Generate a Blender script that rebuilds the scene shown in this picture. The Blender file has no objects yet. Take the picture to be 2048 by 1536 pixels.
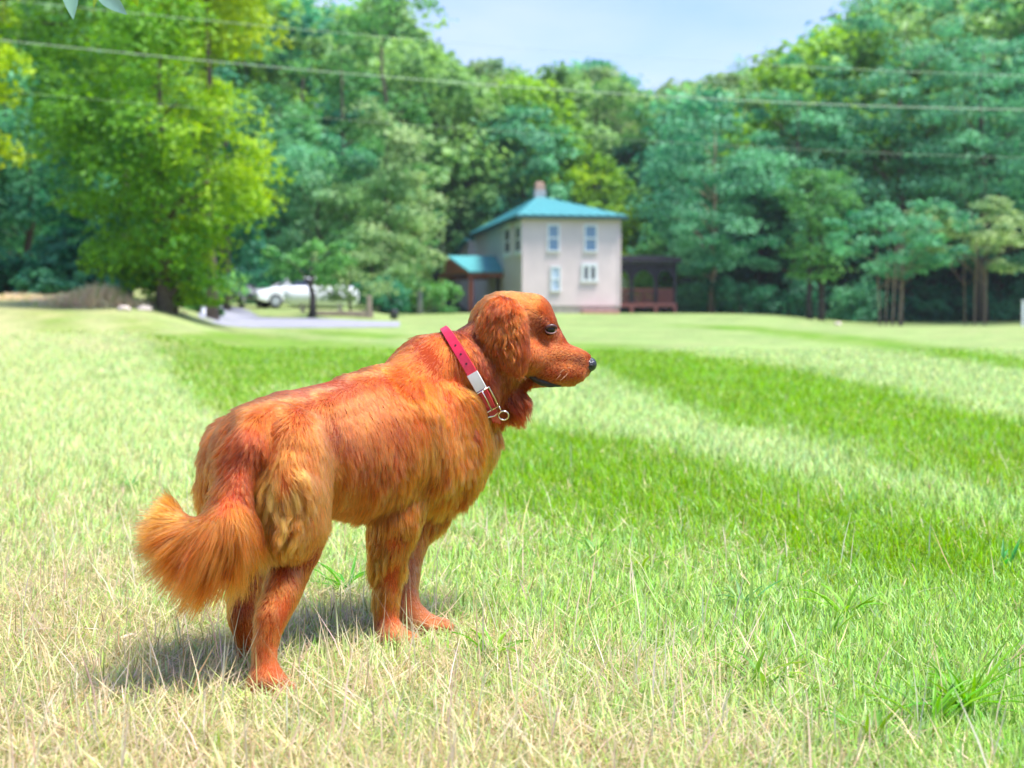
import bpy, bmesh, math, random
import numpy as np
from mathutils import Vector, Matrix
from mathutils.bvhtree import BVHTree
from mathutils.kdtree import KDTree

R = math.radians
scene = bpy.context.scene
COL = scene.collection

# ------------------------------------------------------------------ camera
EYE = Vector((0.0, 0.0, 0.61))
FPX = 3000.0                      # focal length in photo pixels (photo is 2048 wide)
PITCH = math.atan(128.0 / FPX)    # horizon a little above the middle
cam_d = bpy.data.cameras.new("camera")
cam = bpy.data.objects.new("camera", cam_d)
COL.objects.link(cam)
cam.location = EYE
cam.rotation_euler = (math.pi / 2 - PITCH, 0, 0)
cam_d.sensor_width = 36.0
cam_d.sensor_fit = 'HORIZONTAL'
cam_d.lens = FPX / 2048 * 36
cam_d.clip_start = 0.05
cam_d.clip_end = 3000
cam_d.dof.use_dof = True
cam_d.dof.focus_distance = 2.75
cam_d.dof.aperture_fstop = 5.0
scene.camera = cam

# ------------------------------------------------------------------ light
SUN_EL, SUN_AZ = 67.0, 104.0      # azimuth clockwise from +Y (view direction): from the right, a little behind us
world = bpy.data.worlds.new("World")
scene.world = world
world.use_nodes = True
wn, wl = world.node_tree.nodes, world.node_tree.links
wn.clear()
w_out = wn.new("ShaderNodeOutputWorld")
w_bg = wn.new("ShaderNodeBackground")
sky = wn.new("ShaderNodeTexSky")
sky.sky_type = 'NISHITA'
sky.sun_disc = False
sky.sun_elevation = R(SUN_EL)
sky.sun_rotation = R(SUN_AZ)
sky.altitude = 100
sky.air_density = 1.0
sky.dust_density = 1.6
sky.ozone_density = 2.0
# a thin veil of white cloud over the blue, thicker low down, the same all round
w_tc = wn.new("ShaderNodeTexCoord")
w_map = wn.new("ShaderNodeMapping")
w_map.inputs['Scale'].default_value = (1.0, 1.0, 2.6)
w_map.inputs['Location'].default_value = (0.35, 0.0, 0.1)
w_noise = wn.new("ShaderNodeTexNoise")
w_noise.inputs['Scale'].default_value = 2.6
w_noise.inputs['Detail'].default_value = 6
w_sep = wn.new("ShaderNodeSeparateXYZ")
w_low = wn.new("ShaderNodeMapRange")
w_low.inputs['From Min'].default_value = 0.10
w_low.inputs['From Max'].default_value = 0.27
w_low.inputs['To Min'].default_value = 0.34
w_low.inputs['To Max'].default_value = 0.0
w_add = wn.new("ShaderNodeMath"); w_add.operation = 'ADD'
w_ramp = wn.new("ShaderNodeValToRGB")
w_ramp.color_ramp.elements[0].position = 0.45
w_ramp.color_ramp.elements[0].color = (0.04, 0.04, 0.04, 1)
w_ramp.color_ramp.elements[1].position = 0.78
w_ramp.color_ramp.elements[1].color = (0.9, 0.9, 0.9, 1)
w_blue = wn.new("ShaderNodeMixRGB"); w_blue.blend_type = 'MULTIPLY'
w_blue.inputs['Fac'].default_value = 1.0
w_blue.inputs['Color2'].default_value = (.60, .71, 1.10, 1)
w_mix = wn.new("ShaderNodeMixRGB")
w_mix.inputs['Color2'].default_value = (3.2, 3.5, 4.5, 1)
wl.new(w_tc.outputs['Generated'], w_map.inputs['Vector'])
wl.new(w_tc.outputs['Generated'], w_sep.inputs[0])
wl.new(w_sep.outputs['Z'], w_low.inputs['Value'])
wl.new(w_map.outputs['Vector'], w_noise.inputs['Vector'])
wl.new(w_noise.outputs['Fac'], w_add.inputs[0])
wl.new(w_low.outputs[0], w_add.inputs[1])
wl.new(w_add.outputs[0], w_ramp.inputs['Fac'])
wl.new(w_ramp.outputs['Color'], w_mix.inputs['Fac'])
wl.new(sky.outputs['Color'], w_blue.inputs['Color1'])
wl.new(w_blue.outputs['Color'], w_mix.inputs['Color1'])
wl.new(w_mix.outputs['Color'], w_bg.inputs['Color'])
w_bg.inputs['Strength'].default_value = 0.14
wl.new(w_bg.outputs['Background'], w_out.inputs['Surface'])

sun_d = bpy.data.lights.new("sun", 'SUN')
sun_d.energy = 3.9
sun_d.angle = R(17)
sun_d.color = (1.0, 0.955, 0.89)
sun = bpy.data.objects.new("sun", sun_d)
COL.objects.link(sun)
sun_dir = Vector((math.sin(R(SUN_AZ)) * math.cos(R(SUN_EL)), math.cos(R(SUN_AZ)) * math.cos(R(SUN_EL)), math.sin(R(SUN_EL))))
sun.rotation_euler = sun_dir.to_track_quat('Z', 'Y').to_euler()
sun.location = (8, -3, 12)

scene.view_settings.view_transform = 'Standard'
scene.view_settings.look = 'None'
scene.view_settings.gamma = 1
scene.view_settings.use_curve_mapping = False
scene.view_settings.exposure = 1.1
cy = scene.cycles
cy.use_denoising = True
cy.max_bounces = 7
cy.diffuse_bounces = 3
cy.glossy_bounces = 3
cy.transmission_bounces = 6
cy.transparent_max_bounces = 6
cy.caustics_reflective = False
cy.caustics_refractive = False
cy.sample_clamp_indirect = 6

# ------------------------------------------------------------------ helpers
CP, SP = math.cos(PITCH), math.sin(PITCH)
def ray(px, py):
    a, b = (px - 1024) / FPX, (768 - py) / FPX
    return Vector((a, CP + b * SP, -SP + b * CP))
def at(px, py, d):
    """the point seen at photo pixel px,py, d metres into the scene"""
    return EYE + ray(px, py) * d

def tag(o, label=None, cat=None, group=None, kind=None):
    if label: o['label'] = label
    if cat: o['category'] = cat
    if group: o['group'] = group
    if kind: o['kind'] = kind
    return o
def empty(name, loc, rz=0.0):
    o = bpy.data.objects.new(name, None)
    o.empty_display_size = 0.2
    COL.objects.link(o)
    o.location = loc
    o.rotation_euler = (0, 0, rz)
    return o
def mesh_obj(name, me, mat=None, parent=None):
    o = bpy.data.objects.new(name, me)
    COL.objects.link(o)
    if mat is not None and not me.materials: me.materials.append(mat)
    if parent is not None: o.parent = parent
    return o
def np_mesh(name, verts, faces, smooth=True):
    """verts (n,3) array, faces list of (k,4)/(k,3) arrays"""
    me = bpy.data.meshes.new(name)
    fl = [np.asarray(f, dtype=np.int32) for f in faces if len(f)]
    me.vertices.add(len(verts))
    me.vertices.foreach_set("co", np.asarray(verts, dtype=np.float32).ravel())
    loops = np.concatenate([f.ravel() for f in fl])
    tot = np.concatenate([np.full(len(f), f.shape[1], dtype=np.int32) for f in fl])
    start = np.concatenate([[0], np.cumsum(tot)[:-1]]).astype(np.int32)
    me.loops.add(len(loops))
    me.loops.foreach_set("vertex_index", loops)
    me.polygons.add(len(tot))
    me.polygons.foreach_set("loop_start", start)
    me.polygons.foreach_set("loop_total", tot)
    me.polygons.foreach_set("use_smooth", np.full(len(tot), smooth, dtype=bool))
    me.update(calc_edges=True)
    return me
def set_col(me, name, rgb):
    a = me.attributes.new(name, 'FLOAT_COLOR', 'POINT')
    c = np.ones((len(rgb), 4), dtype=np.float32)
    c[:, :3] = rgb
    a.data.foreach_set("color", c.ravel())

class MB:
    """collects boxes, tubes and the like into one mesh"""
    def __init__(self): self.bm = bmesh.new()
    def box(self, lo, hi, M=None):
        x0, y0, z0 = lo; x1, y1, z1 = hi
        pts = [(x0,y0,z0),(x1,y0,z0),(x1,y1,z0),(x0,y1,z0),(x0,y0,z1),(x1,y0,z1),(x1,y1,z1),(x0,y1,z1)]
        return self.hexa([Vector(p) for p in pts], M)
    def hexa(self, pts, M=None):
        v = [self.bm.verts.new(M @ Vector(p) if M else p) for p in pts]
        for f in ((0,3,2,1),(4,5,6,7),(0,1,5,4),(1,2,6,5),(2,3,7,6),(3,0,4,7)):
            self.bm.faces.new([v[i] for i in f])
        return self
    def poly(self, pts, M=None):
        self.bm.faces.new([self.bm.verts.new(M @ Vector(p) if M else Vector(p)) for p in pts]); return self
    def tube(self, pts, rad, n=8, cap=True, closed=False):
        pts = [Vector(p) for p in pts]
        if not hasattr(rad, '__len__'): rad = [rad] * len(pts)
        rings, prev = [], None
        m = len(pts)
        for i, p in enumerate(pts):
            if closed: t = (pts[(i+1) % m] - pts[i-1]).normalized()
            else: t = (pts[min(i+1, m-1)] - pts[max(i-1, 0)]).normalized()
            if prev is None:
                u = t.orthogonal().normalized()
            else:
                u = prev - t * prev.dot(t)
                u = u.normalized() if u.length > 1e-6 else t.orthogonal().normalized()
            prev = u
            w = t.cross(u)
            rings.append([self.bm.verts.new(p + (u * math.cos(k * 2 * math.pi / n) + w * math.sin(k * 2 * math.pi / n)) * rad[i]) for k in range(n)])
        for i in range(m if closed else m - 1):
            a, b = rings[i], rings[(i + 1) % m]
            off = 0
            if closed and i == m - 1:
                off = min(range(n), key=lambda s: (b[s].co - a[0].co).length)
            for k in range(n):
                self.bm.faces.new((a[k], a[(k+1) % n], b[(k+1+off) % n], b[(k+off) % n]))
        if cap and not closed:
            self.bm.faces.new(list(reversed(rings[0]))); self.bm.faces.new(rings[-1])
        return self
    def ball(self, c, r, seg=12, rings=8, M=None):
        r = r if hasattr(r, '__len__') else (r, r, r)
        mt = Matrix.Translation(Vector(c)) @ (M.to_4x4() if M else Matrix()) @ Matrix.Diagonal((*r, 1))
        bmesh.ops.create_uvsphere(self.bm, u_segments=seg, v_segments=rings, radius=1, matrix=mt); return self
    def done(self, name, mat, parent=None, smooth=False, bevel=0):
        bmesh.ops.recalc_face_normals(self.bm, faces=self.bm.faces)
        if bevel:
            bmesh.ops.bevel(self.bm, geom=[e for e in self.bm.edges], offset=bevel, segments=1, affect='EDGES', clamp_overlap=True)
        me = bpy.data.meshes.new(name)
        self.bm.to_mesh(me); self.bm.free()
        if smooth:
            me.polygons.foreach_set("use_smooth", np.ones(len(me.polygons), dtype=bool))
        me.materials.append(mat)
        return mesh_obj(name, me, None, parent)

def new_mat(name):
    m = bpy.data.materials.new(name)
    m.use_nodes = True
    return m, m.node_tree.nodes, m.node_tree.links, m.node_tree.nodes['Principled BSDF']
def plain(name, rgb, rough=0.6, metal=0.0, spec=0.5, var=0.12, scale=6.0, bump=0.0, coat=0.0):
    """a painted / natural surface: base colour with a little blotchy variation and fine relief"""
    m, n, l, b = new_mat(name)
    b.inputs['Roughness'].default_value = rough
    b.inputs['Metallic'].default_value = metal
    b.inputs['Specular IOR Level'].default_value = spec
    if coat: b.inputs['Coat Weight'].default_value = coat
    tc = n.new("ShaderNodeTexCoord")
    no = n.new("ShaderNodeTexNoise"); no.inputs['Scale'].default_value = scale; no.inputs['Detail'].default_value = 5
    rp = n.new("ShaderNodeValToRGB")
    rp.color_ramp.elements[0].position, rp.color_ramp.elements[1].position = 0.3, 0.7
    rp.color_ramp.elements[0].color = (*[c * (1 - var) for c in rgb], 1)
    rp.color_ramp.elements[1].color = (*[min(1, c * (1 + var)) for c in rgb], 1)
    l.new(tc.outputs['Object'], no.inputs['Vector']); l.new(no.outputs['Fac'], rp.inputs['Fac'])
    l.new(rp.outputs['Color'], b.inputs['Base Color'])
    if bump:
        bp = n.new("ShaderNodeBump"); bp.inputs['Strength'].default_value = bump; bp.inputs['Distance'].default_value = 0.02
        l.new(no.outputs['Fac'], bp.inputs['Height']); l.new(bp.outputs['Normal'], b.inputs['Normal'])
    return m

def smooth01(a, b, x):
    t = np.clip((x - a) / (b - a), 0, 1)
    return t * t * (3 - 2 * t)
def vnoise(x, y, seed=0):
    """cheap smooth value noise on arrays, 0..1"""
    x = np.asarray(x, dtype=np.float64); y = np.asarray(y, dtype=np.float64)
    xi, yi = np.floor(x).astype(np.int64), np.floor(y).astype(np.int64)
    fx, fy = x - xi, y - yi
    fx, fy = fx * fx * (3 - 2 * fx), fy * fy * (3 - 2 * fy)
    def h(i, j):
        v = (i * 374761393 + j * 668265263 + seed * 1442695041) & 0x7fffffff
        v = ((v ^ (v >> 13)) * 1274126177) & 0x7fffffff
        return ((v ^ (v >> 16)) & 0xffff) / 65535.0
    return (h(xi, yi) * (1-fx) + h(xi+1, yi) * fx) * (1-fy) + (h(xi, yi+1) * (1-fx) + h(xi+1, yi+1) * fx) * fy
def fbm(x, y, seed=0, o=4):
    s, a, t = 0, 0.5, 0
    for i in range(o):
        s = s + a * vnoise(x * 2**i, y * 2**i, seed + i); t += a; a *= 0.5
    return s / t

# ------------------------------------------------------------------ terrain
_yb = [-400, 8, 20, 30, 40, 50, 60, 75, 85, 100, 108, 130, 180, 230, 400]
_zb = [0, 0, .05, .12, .22, .36, .52, .78, .95, 1.1, 1.5, 7.0, 18.0, 24.0, 26.0]
_zr = [0, 0, .02, .07, .15, .21, .26, .32, .36, .6, 1.2, 6.0, 17.0, 24.0, 26.0]
_zm = [0, 0, .07, .15, .25, .46, .76, 1.35, 1.6, 1.9, 2.3, 8.0, 19.0, 25.0, 27.0]
_zl = [0, 0, .16, .62, 1.14, 1.4, 1.7, 2.1, 2.4, 2.8, 3.2, 9.0, 19.0, 25.0, 27.0]
def zf(X, Y):
    X = np.asarray(X, dtype=np.float64); Y = np.asarray(Y, dtype=np.float64)
    u = X / np.maximum(Y, 15.0)
    zb = np.interp(Y, _yb, _zb); zr = np.interp(Y, _yb, _zr); zm = np.interp(Y, _yb, _zm); zl = np.interp(Y, _yb, _zl)
    r = smooth01(.155, .245, u); m = smooth01(-.06, -.125, u); l = smooth01(-.165, -.262, u)
    z = zb * (1 - r) + zr * r
    z = z * (1 - m) + zm * m
    z = z * (1 - l) + zl * l
    near = smooth01(1.0, 9.0, Y)
    return z + (fbm(X * .9, Y * .9, 5) - .5) * .03 + (fbm(X * .12, Y * .12, 9) - .5) * .16 * near
def zfs(x, y): return float(zf(np.array([x]), np.array([y]))[0])
def on_ground(px, py, lift=0.0, dmin=1.6):
    """where the ground is seen at photo pixel px,py"""
    r = ray(px, py)
    ds = np.concatenate([np.arange(dmin, 12, .04), np.arange(12, 260, .25)])
    P = np.array(EYE)[None] + ds[:, None] * np.array(r)[None]
    below = P[:, 2] <= zf(P[:, 0], P[:, 1])
    i = int(np.argmax(below)) if below.any() else len(ds) - 1
    p = P[i]
    return Vector((p[0], p[1], zfs(p[0], p[1]) + lift))
def stand(px, d):
    """ground point at bearing px and distance d"""
    p = at(px, 640, d)
    return Vector((p.x, p.y, zfs(p.x, p.y)))

def in_poly(u, v, poly):
    inside = np.zeros(u.shape, dtype=bool)
    n = len(poly)
    for i in range(n):
        (x1, y1), (x2, y2) = poly[i], poly[(i + 1) % n]
        if y1 == y2: continue
        c = ((y1 > v) != (y2 > v)) & (u < (x2 - x1) * (v - y1) / (y2 - y1) + x1)
        inside ^= c
    return inside

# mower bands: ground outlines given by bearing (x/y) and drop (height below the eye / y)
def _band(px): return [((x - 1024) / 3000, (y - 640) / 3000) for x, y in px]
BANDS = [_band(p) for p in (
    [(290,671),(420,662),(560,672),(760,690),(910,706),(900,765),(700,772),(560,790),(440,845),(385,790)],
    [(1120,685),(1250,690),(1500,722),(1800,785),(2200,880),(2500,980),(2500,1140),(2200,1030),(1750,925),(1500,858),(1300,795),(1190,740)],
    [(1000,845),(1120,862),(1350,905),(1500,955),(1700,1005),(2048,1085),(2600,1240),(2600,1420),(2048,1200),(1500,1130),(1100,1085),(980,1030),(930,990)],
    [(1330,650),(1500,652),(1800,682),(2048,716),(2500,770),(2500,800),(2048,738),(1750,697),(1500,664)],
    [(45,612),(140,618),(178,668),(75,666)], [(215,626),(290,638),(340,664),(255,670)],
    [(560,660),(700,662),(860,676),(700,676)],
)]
DRY_Y = [650, 700, 760, 850, 950, 1100, 1250, 1400, 1536]
DRY_X = [0, 250, 500, 750, 1000, 1250, 1500, 1750, 2048]
DRY = np.array([
 [.45,.35,.15,.10,.10,.05,.05,.10,.15],
 [.42,.28,.10,.10,.05,.05,.05,.05,.05],
 [.42,.25,.15,.10,.05,.03,.03,.03,.03],
 [.40,.32,.30,.20,.08,.03,.03,.03,.03],
 [.58,.50,.42,.34,.10,.05,.04,.03,.03],
 [.80,.76,.68,.54,.36,.17,.07,.04,.03],
 [.92,.88,.80,.70,.58,.36,.17,.09,.05],
 [.97,.95,.93,.88,.80,.64,.40,.20,.10],
 [1.0,1.0,1.0,.95,.90,.80,.56,.32,.18]])
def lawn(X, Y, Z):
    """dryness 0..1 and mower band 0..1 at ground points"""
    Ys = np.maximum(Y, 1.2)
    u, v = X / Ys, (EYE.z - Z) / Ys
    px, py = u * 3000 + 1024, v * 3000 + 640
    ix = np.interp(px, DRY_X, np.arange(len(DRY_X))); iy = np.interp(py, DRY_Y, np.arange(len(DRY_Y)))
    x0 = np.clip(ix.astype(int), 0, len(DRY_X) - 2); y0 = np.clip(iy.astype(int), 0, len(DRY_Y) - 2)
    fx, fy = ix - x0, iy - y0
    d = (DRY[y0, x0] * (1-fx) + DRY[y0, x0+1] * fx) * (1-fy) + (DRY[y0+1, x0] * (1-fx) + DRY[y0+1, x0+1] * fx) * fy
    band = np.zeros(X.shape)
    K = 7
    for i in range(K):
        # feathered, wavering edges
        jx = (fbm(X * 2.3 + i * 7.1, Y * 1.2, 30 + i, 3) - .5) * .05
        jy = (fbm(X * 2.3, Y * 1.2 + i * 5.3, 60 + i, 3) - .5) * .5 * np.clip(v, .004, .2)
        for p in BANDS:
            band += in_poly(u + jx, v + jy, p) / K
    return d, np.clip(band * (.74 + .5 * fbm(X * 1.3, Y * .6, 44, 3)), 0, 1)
# ------------------------------------------------------------------ ground sheet
C_BANDDARK = np.array([.165, .385, .004])  # mower stripe tone: sheen of the leaning blades put into the colour
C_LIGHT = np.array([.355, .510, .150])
C_STRAW = np.array([.620, .500, .270])
C_SOIL = np.array([.170, .130, .060])
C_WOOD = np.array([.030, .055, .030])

def ground_sheet():
    ys = np.concatenate([np.array([-150, -60, -30, -12, -4, -1, .2]), np.geomspace(.8, 130, 250), np.array([150, 180, 230, 300, 400])])
    us = np.concatenate([np.array([-25, -10, -4, -2, -1.2, -.8]), np.linspace(-.6, .6, 170), np.array([.8, 1.2, 2, 4, 10, 25])])
    Y, U = np.meshgrid(ys, us, indexing='ij')
    X = U * np.maximum(np.abs(Y), 6.0)
    far = np.abs(U) > .6
    X = np.where(far, U * 8.0 + np.sign(U) * .6 * (np.maximum(np.abs(Y), 6.0) - 8.0), X)
    Z = zf(X, Y)
    Xf, Yf, Zf = X.ravel(), Y.ravel(), Z.ravel()
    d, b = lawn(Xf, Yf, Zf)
    n = fbm(Xf * 3.0, Yf * 1.3, 3)
    d = np.clip(d + (n - .5) * .5, 0, 1)
    nearf = smooth01(14, 5, Yf)                       # thatch and soil between the real blades close by
    g = C_LIGHT[None] * (1 - b[:, None]) + C_BANDDARK[None] * b[:, None]  # stripe sheen painted as dark and pale grass
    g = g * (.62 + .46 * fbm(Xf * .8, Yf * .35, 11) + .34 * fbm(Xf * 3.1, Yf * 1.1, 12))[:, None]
    straw = C_STRAW[None] * (.85 + .3 * n)[:, None]
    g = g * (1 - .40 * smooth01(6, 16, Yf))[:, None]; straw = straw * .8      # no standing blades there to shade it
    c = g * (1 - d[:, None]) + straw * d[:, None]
    soil = C_SOIL[None] * (.8 + .4 * n)[:, None] * (.55 + .45 * d[:, None]) + g * .25
    c = c * (1 - .6 * nearf[:, None]) + soil * .6 * nearf[:, None]
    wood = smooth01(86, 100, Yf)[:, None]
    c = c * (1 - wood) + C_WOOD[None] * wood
    nu = len(us)
    i = np.arange(len(ys) - 1)[:, None] * nu + np.arange(nu - 1)[None]
    q = np.stack([i, i + 1, i + nu + 1, i + nu], -1).reshape(-1, 4)
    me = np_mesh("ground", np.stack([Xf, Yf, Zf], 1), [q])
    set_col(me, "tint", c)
    m, nn, l, bs = new_mat("lawn_soil")
    bs.inputs['Roughness'].default_value = .85
    bs.inputs['Specular IOR Level'].default_value = .2
    at_ = nn.new("ShaderNodeAttribute"); at_.attribute_name = "tint"
    tc = nn.new("ShaderNodeTexCoord")
    n1 = nn.new("ShaderNodeTexNoise"); n1.inputs['Scale'].default_value = 9; n1.inputs['Detail'].default_value = 8; n1.inputs['Roughness'].default_value = .7
    rp = nn.new("ShaderNodeValToRGB")
    rp.color_ramp.elements[0].position, rp.color_ramp.elements[1].position = .32, .68
    rp.color_ramp.elements[0].color = (.62, .62, .6, 1); rp.color_ramp.elements[1].color = (1.25, 1.25, 1.2, 1)
    mx = nn.new("ShaderNodeMixRGB"); mx.blend_type = 'MULTIPLY'; mx.inputs['Fac'].default_value = 1
    bp = nn.new("ShaderNodeBump"); bp.inputs['Strength'].default_value = .5; bp.inputs['Distance'].default_value = .03
    l.new(tc.outputs['Object'], n1.inputs['Vector']); l.new(n1.outputs['Fac'], rp.inputs['Fac'])
    l.new(at_.outputs['Color'], mx.inputs['Color1']); l.new(rp.outputs['Color'], mx.inputs['Color2'])
    l.new(mx.outputs['Color'], bs.inputs['Base Color']); l.new(n1.outputs['Fac'], bp.inputs['Height']); l.new(bp.outputs['Normal'], bs.inputs['Normal'])
    o = mesh_obj("ground", me, m)
    tag(o, kind='structure')
    return o
ground_sheet()

# ------------------------------------------------------------------ grass blades
def leaf_mat(name, attr, rough=.45, trans=.45, spec=.35):
    """thin leaf: diffuse + gloss in front, light glowing through from behind; colour from the per-leaf tint"""
    m, n, l, b = new_mat(name)
    b.inputs['Roughness'].default_value = rough
    b.inputs['Specular IOR Level'].default_value = spec
    a = n.new("ShaderNodeAttribute"); a.attribute_name = attr
    t = n.new("ShaderNodeBsdfTranslucent")
    hs = n.new("ShaderNodeHueSaturation"); hs.inputs['Saturation'].default_value = 1.1; hs.inputs['Value'].default_value = 1.25; hs.inputs['Hue'].default_value = .485
    mx = n.new("ShaderNodeMixShader"); mx.inputs['Fac'].default_value = trans
    l.new(a.outputs['Color'], b.inputs['Base Color']); l.new(a.outputs['Color'], hs.inputs['Color']); l.new(hs.outputs['Color'], t.inputs['Color'])
    l.new(b.outputs['BSDF'], mx.inputs[1]); l.new(t.outputs['BSDF'], mx.inputs[2])
    l.new(mx.outputs['Shader'], n['Material Output'].inputs['Surface'])
    return m
GRASS = leaf_mat("grass_blade", "tint", rough=.42, trans=.35, spec=.3)

def blades(rng, X, Y, L, W, az, lean, curl, col, tipcol, rise=0.0):
    """blades as three-step tapered strips; lean = angle from upright at the root, curl = extra bend to the tip"""
    n = len(X)
    Z = zf(X, Y)
    ca, sa = np.cos(az), np.sin(az)
    V = np.zeros((n, 5, 3)); C = np.zeros((n, 5, 3))
    px, pz = np.zeros(n), np.zeros(n)
    side = rng.uniform(-.5, .5, n) + az + np.pi / 2
    cs, ss = np.cos(side), np.sin(side)
    for k, (t, w) in enumerate(((0, .75), (.5, 1.0), (1, 0))):
        if k:
            th = lean + curl * (t - .25)
            px = px + np.sin(th) * L * .5; pz = pz + np.cos(th) * L * .5
        cx, cyy, cz = X + ca * px, Y + sa * px, Z - .004 + rise + np.maximum(pz, .002 * k - rise)
        cc = col * (1 - t) + tipcol * t
        if k < 2:
            V[:, 2*k] = np.stack([cx - cs * W * w * .5, cyy - ss * W * w * .5, cz], 1)
            V[:, 2*k+1] = np.stack([cx + cs * W * w * .5, cyy + ss * W * w * .5, cz], 1)
            C[:, 2*k] = C[:, 2*k+1] = cc
        else:
            V[:, 4] = np.stack([cx, cyy, cz], 1); C[:, 4] = cc
    b = np.arange(n)[:, None] * 5
    q = b + np.array([[0, 1, 3, 2]]); t3 = b + np.array([[2, 3, 4]])
    return V.reshape(-1, 3), q, t3, C.reshape(-1, 3)

def spread(rng, n, d0, d1, power, half=.60):
    """ground points, thinning out with distance"""
    a = 1 - power
    y = (d0**a + rng.random(n) * (d1**a - d0**a)) ** (1 / a)
    x = rng.uniform(-half, half, n) * y
    return x, y

PAWS = [(535, 1392), (500, 1316), (785, 1286), (850, 1266)]
def trodden(X, Y):
    """1 where the dog's paws press the grass down"""
    w = np.zeros(X.shape)
    for px, py in PAWS:
        g = on_ground(px, py); w = np.maximum(w, np.clip(1.3 - np.hypot(X - g.x, Y - g.y + .02) / .075, 0, 1))
    return w
def grow_grass():
    rng = np.random.default_rng(4)
    # green blades
    X, Y = spread(rng, 420000, 1.75, 26, 1.25)
    Z = zf(X, Y)
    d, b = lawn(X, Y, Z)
    pn = fbm(X * 5, Y * 5, 21); pn2 = fbm(X * 1.7, Y * 1.7, 25)
    dd = np.clip(d + (pn - .5) * 1.3 + (pn2 - .5) * .9, 0, 1)
    keep = rng.random(len(X)) < (1.08 - .92 * dd) * (1 - .6 * trodden(X, Y))
    X, Y, b, dd, pn, d = X[keep], Y[keep], b[keep], dd[keep], pn[keep], d[keep]
    n = len(X)
    sc = np.maximum(1, (Y / 3.2)) ** .75
    L = rng.uniform(.028, .062, n) * (1 + .35 * (pn - .5)) * np.minimum(sc, 1.5) * (1 - .6 * trodden(X, Y))
    W = rng.uniform(.0020, .0042, n) * sc
    # the mower laid the grass towards us in the dark bands, away from us in the pale ones
    az = np.where(rng.random(n) < b, -1.9, 1.25) + rng.normal(0, 1.0, n)
    lean = np.abs(rng.normal(.45, .35, n)); curl = rng.uniform(.1, 1.3, n)
    g = C_LIGHT[None] * (1 - b[:, None]) * 1.0 + C_BANDDARK[None] * b[:, None]  # the sheen of that lay is painted into the blade colour as well
    near_mix = smooth01(7, 3.4, Y)[:, None] * .75
    lush = np.array([.195, .440, .008])
    g = g * (1 - near_mix) + lush[None] * near_mix
    pale = np.array([.55, .58, .30])
    k = (np.clip(rng.normal(.02, .18, n) + d * .40, 0, 1))[:, None]
    g = g * (1 - k) + pale[None] * k
    g = g * rng.uniform(.45, 1.35, n)[:, None]
    g[:, 0] *= rng.uniform(.75, 1.3, n)
    cool = rng.random(n) < .10
    g[cool] = g[cool] * .75 + np.array([.25, .42, .30]) * .35
    tip = g * 1.1 + np.array([.03, .03, .012])[None] * (1 + 4 * d[:, None])
    parts = [blades(rng, X, Y, L, W, az, lean, curl, g, tip)]
    # dead straw, much of it lying flat
    X, Y = spread(rng, 290000, 1.75, 14, 1.4)
    Z = zf(X, Y)
    d, b = lawn(X, Y, Z)
    pn = fbm(X * 5, Y * 5, 21)
    dd = np.clip(d * 1.02 + (pn - .5) * 1.2 + (fbm(X * 1.7, Y * 1.7, 25) - .5) * .9, 0, 1)
    keep = rng.random(len(X)) < (.01 + .85 * dd ** 1.25) * (1 - .6 * trodden(X, Y))
    X, Y, dd = X[keep], Y[keep], dd[keep]
    n = len(X)
    sc = np.maximum(1, Y / 3.2) ** .8
    L = rng.uniform(.03, .10, n); W = rng.uniform(.0011, .0026, n) * sc
    az = rng.uniform(0, 2 * np.pi, n)
    flat = rng.random(n) < .78
    lean = np.where(flat, rng.uniform(1.15, 1.5, n), np.abs(rng.normal(.5, .4, n)))
    curl = np.where(flat, rng.uniform(-.25, .3, n), rng.uniform(-.2, .8, n))
    v = rng.uniform(.55, 1.1, n)[:, None]
    base = v * np.stack([rng.uniform(.70, .86, n), rng.uniform(.60, .72, n), rng.uniform(.30, .48, n)], 1)
    grn = rng.random(n) < .25
    base[grn] = base[grn] * np.array([.62, .85, .45])
    brown = rng.random(n) < .12
    base[brown] *= np.array([.62, .5, .42])
    parts.append(blades(rng, X, Y, L, W, az, lean, curl, base, base * 1.06, np.where(flat, rng.uniform(.0, .028, n), 0)))
    off, Vs, Qs, Ts, Cs = 0, [], [], [], []
    for V, q, t, c in parts:
        Vs.append(V); Qs.append(q + off); Ts.append(t + off); Cs.append(c); off += len(V)
    me = np_mesh("grass", np.concatenate(Vs), [np.concatenate(Qs), np.concatenate(Ts)])
    set_col(me, "tint", np.clip(np.concatenate(Cs), 0, .9))
    o = mesh_obj("grass", me, GRASS)
    tag(o, kind='stuff')
    # stalks: tall dry seed stems standing up here and there
    rng = np.random.default_rng(9)
    X, Y = spread(rng, 3300, 1.8, 7, 1.2)
    d, b = lawn(X, Y, zf(X, Y))
    k = rng.random(len(X)) < d * (1 - trodden(X, Y)); X, Y = X[k], Y[k]; n = len(X)
    c = np.stack([rng.uniform(.6, .85, n), rng.uniform(.52, .72, n), rng.uniform(.3, .5, n)], 1)
    V, q, t, c = blades(rng, X, Y, rng.uniform(.08, .19, n), rng.uniform(.0016, .0028, n), rng.uniform(0, 6.28, n), np.abs(rng.normal(.35, .35, n)), rng.uniform(-.2, .7, n), c, c)
    me = np_mesh("dry_grass", V, [q, t]); set_col(me, "tint", c)
    tag(mesh_obj("dry_grass", me, GRASS), kind='stuff')
grow_grass()

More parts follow.
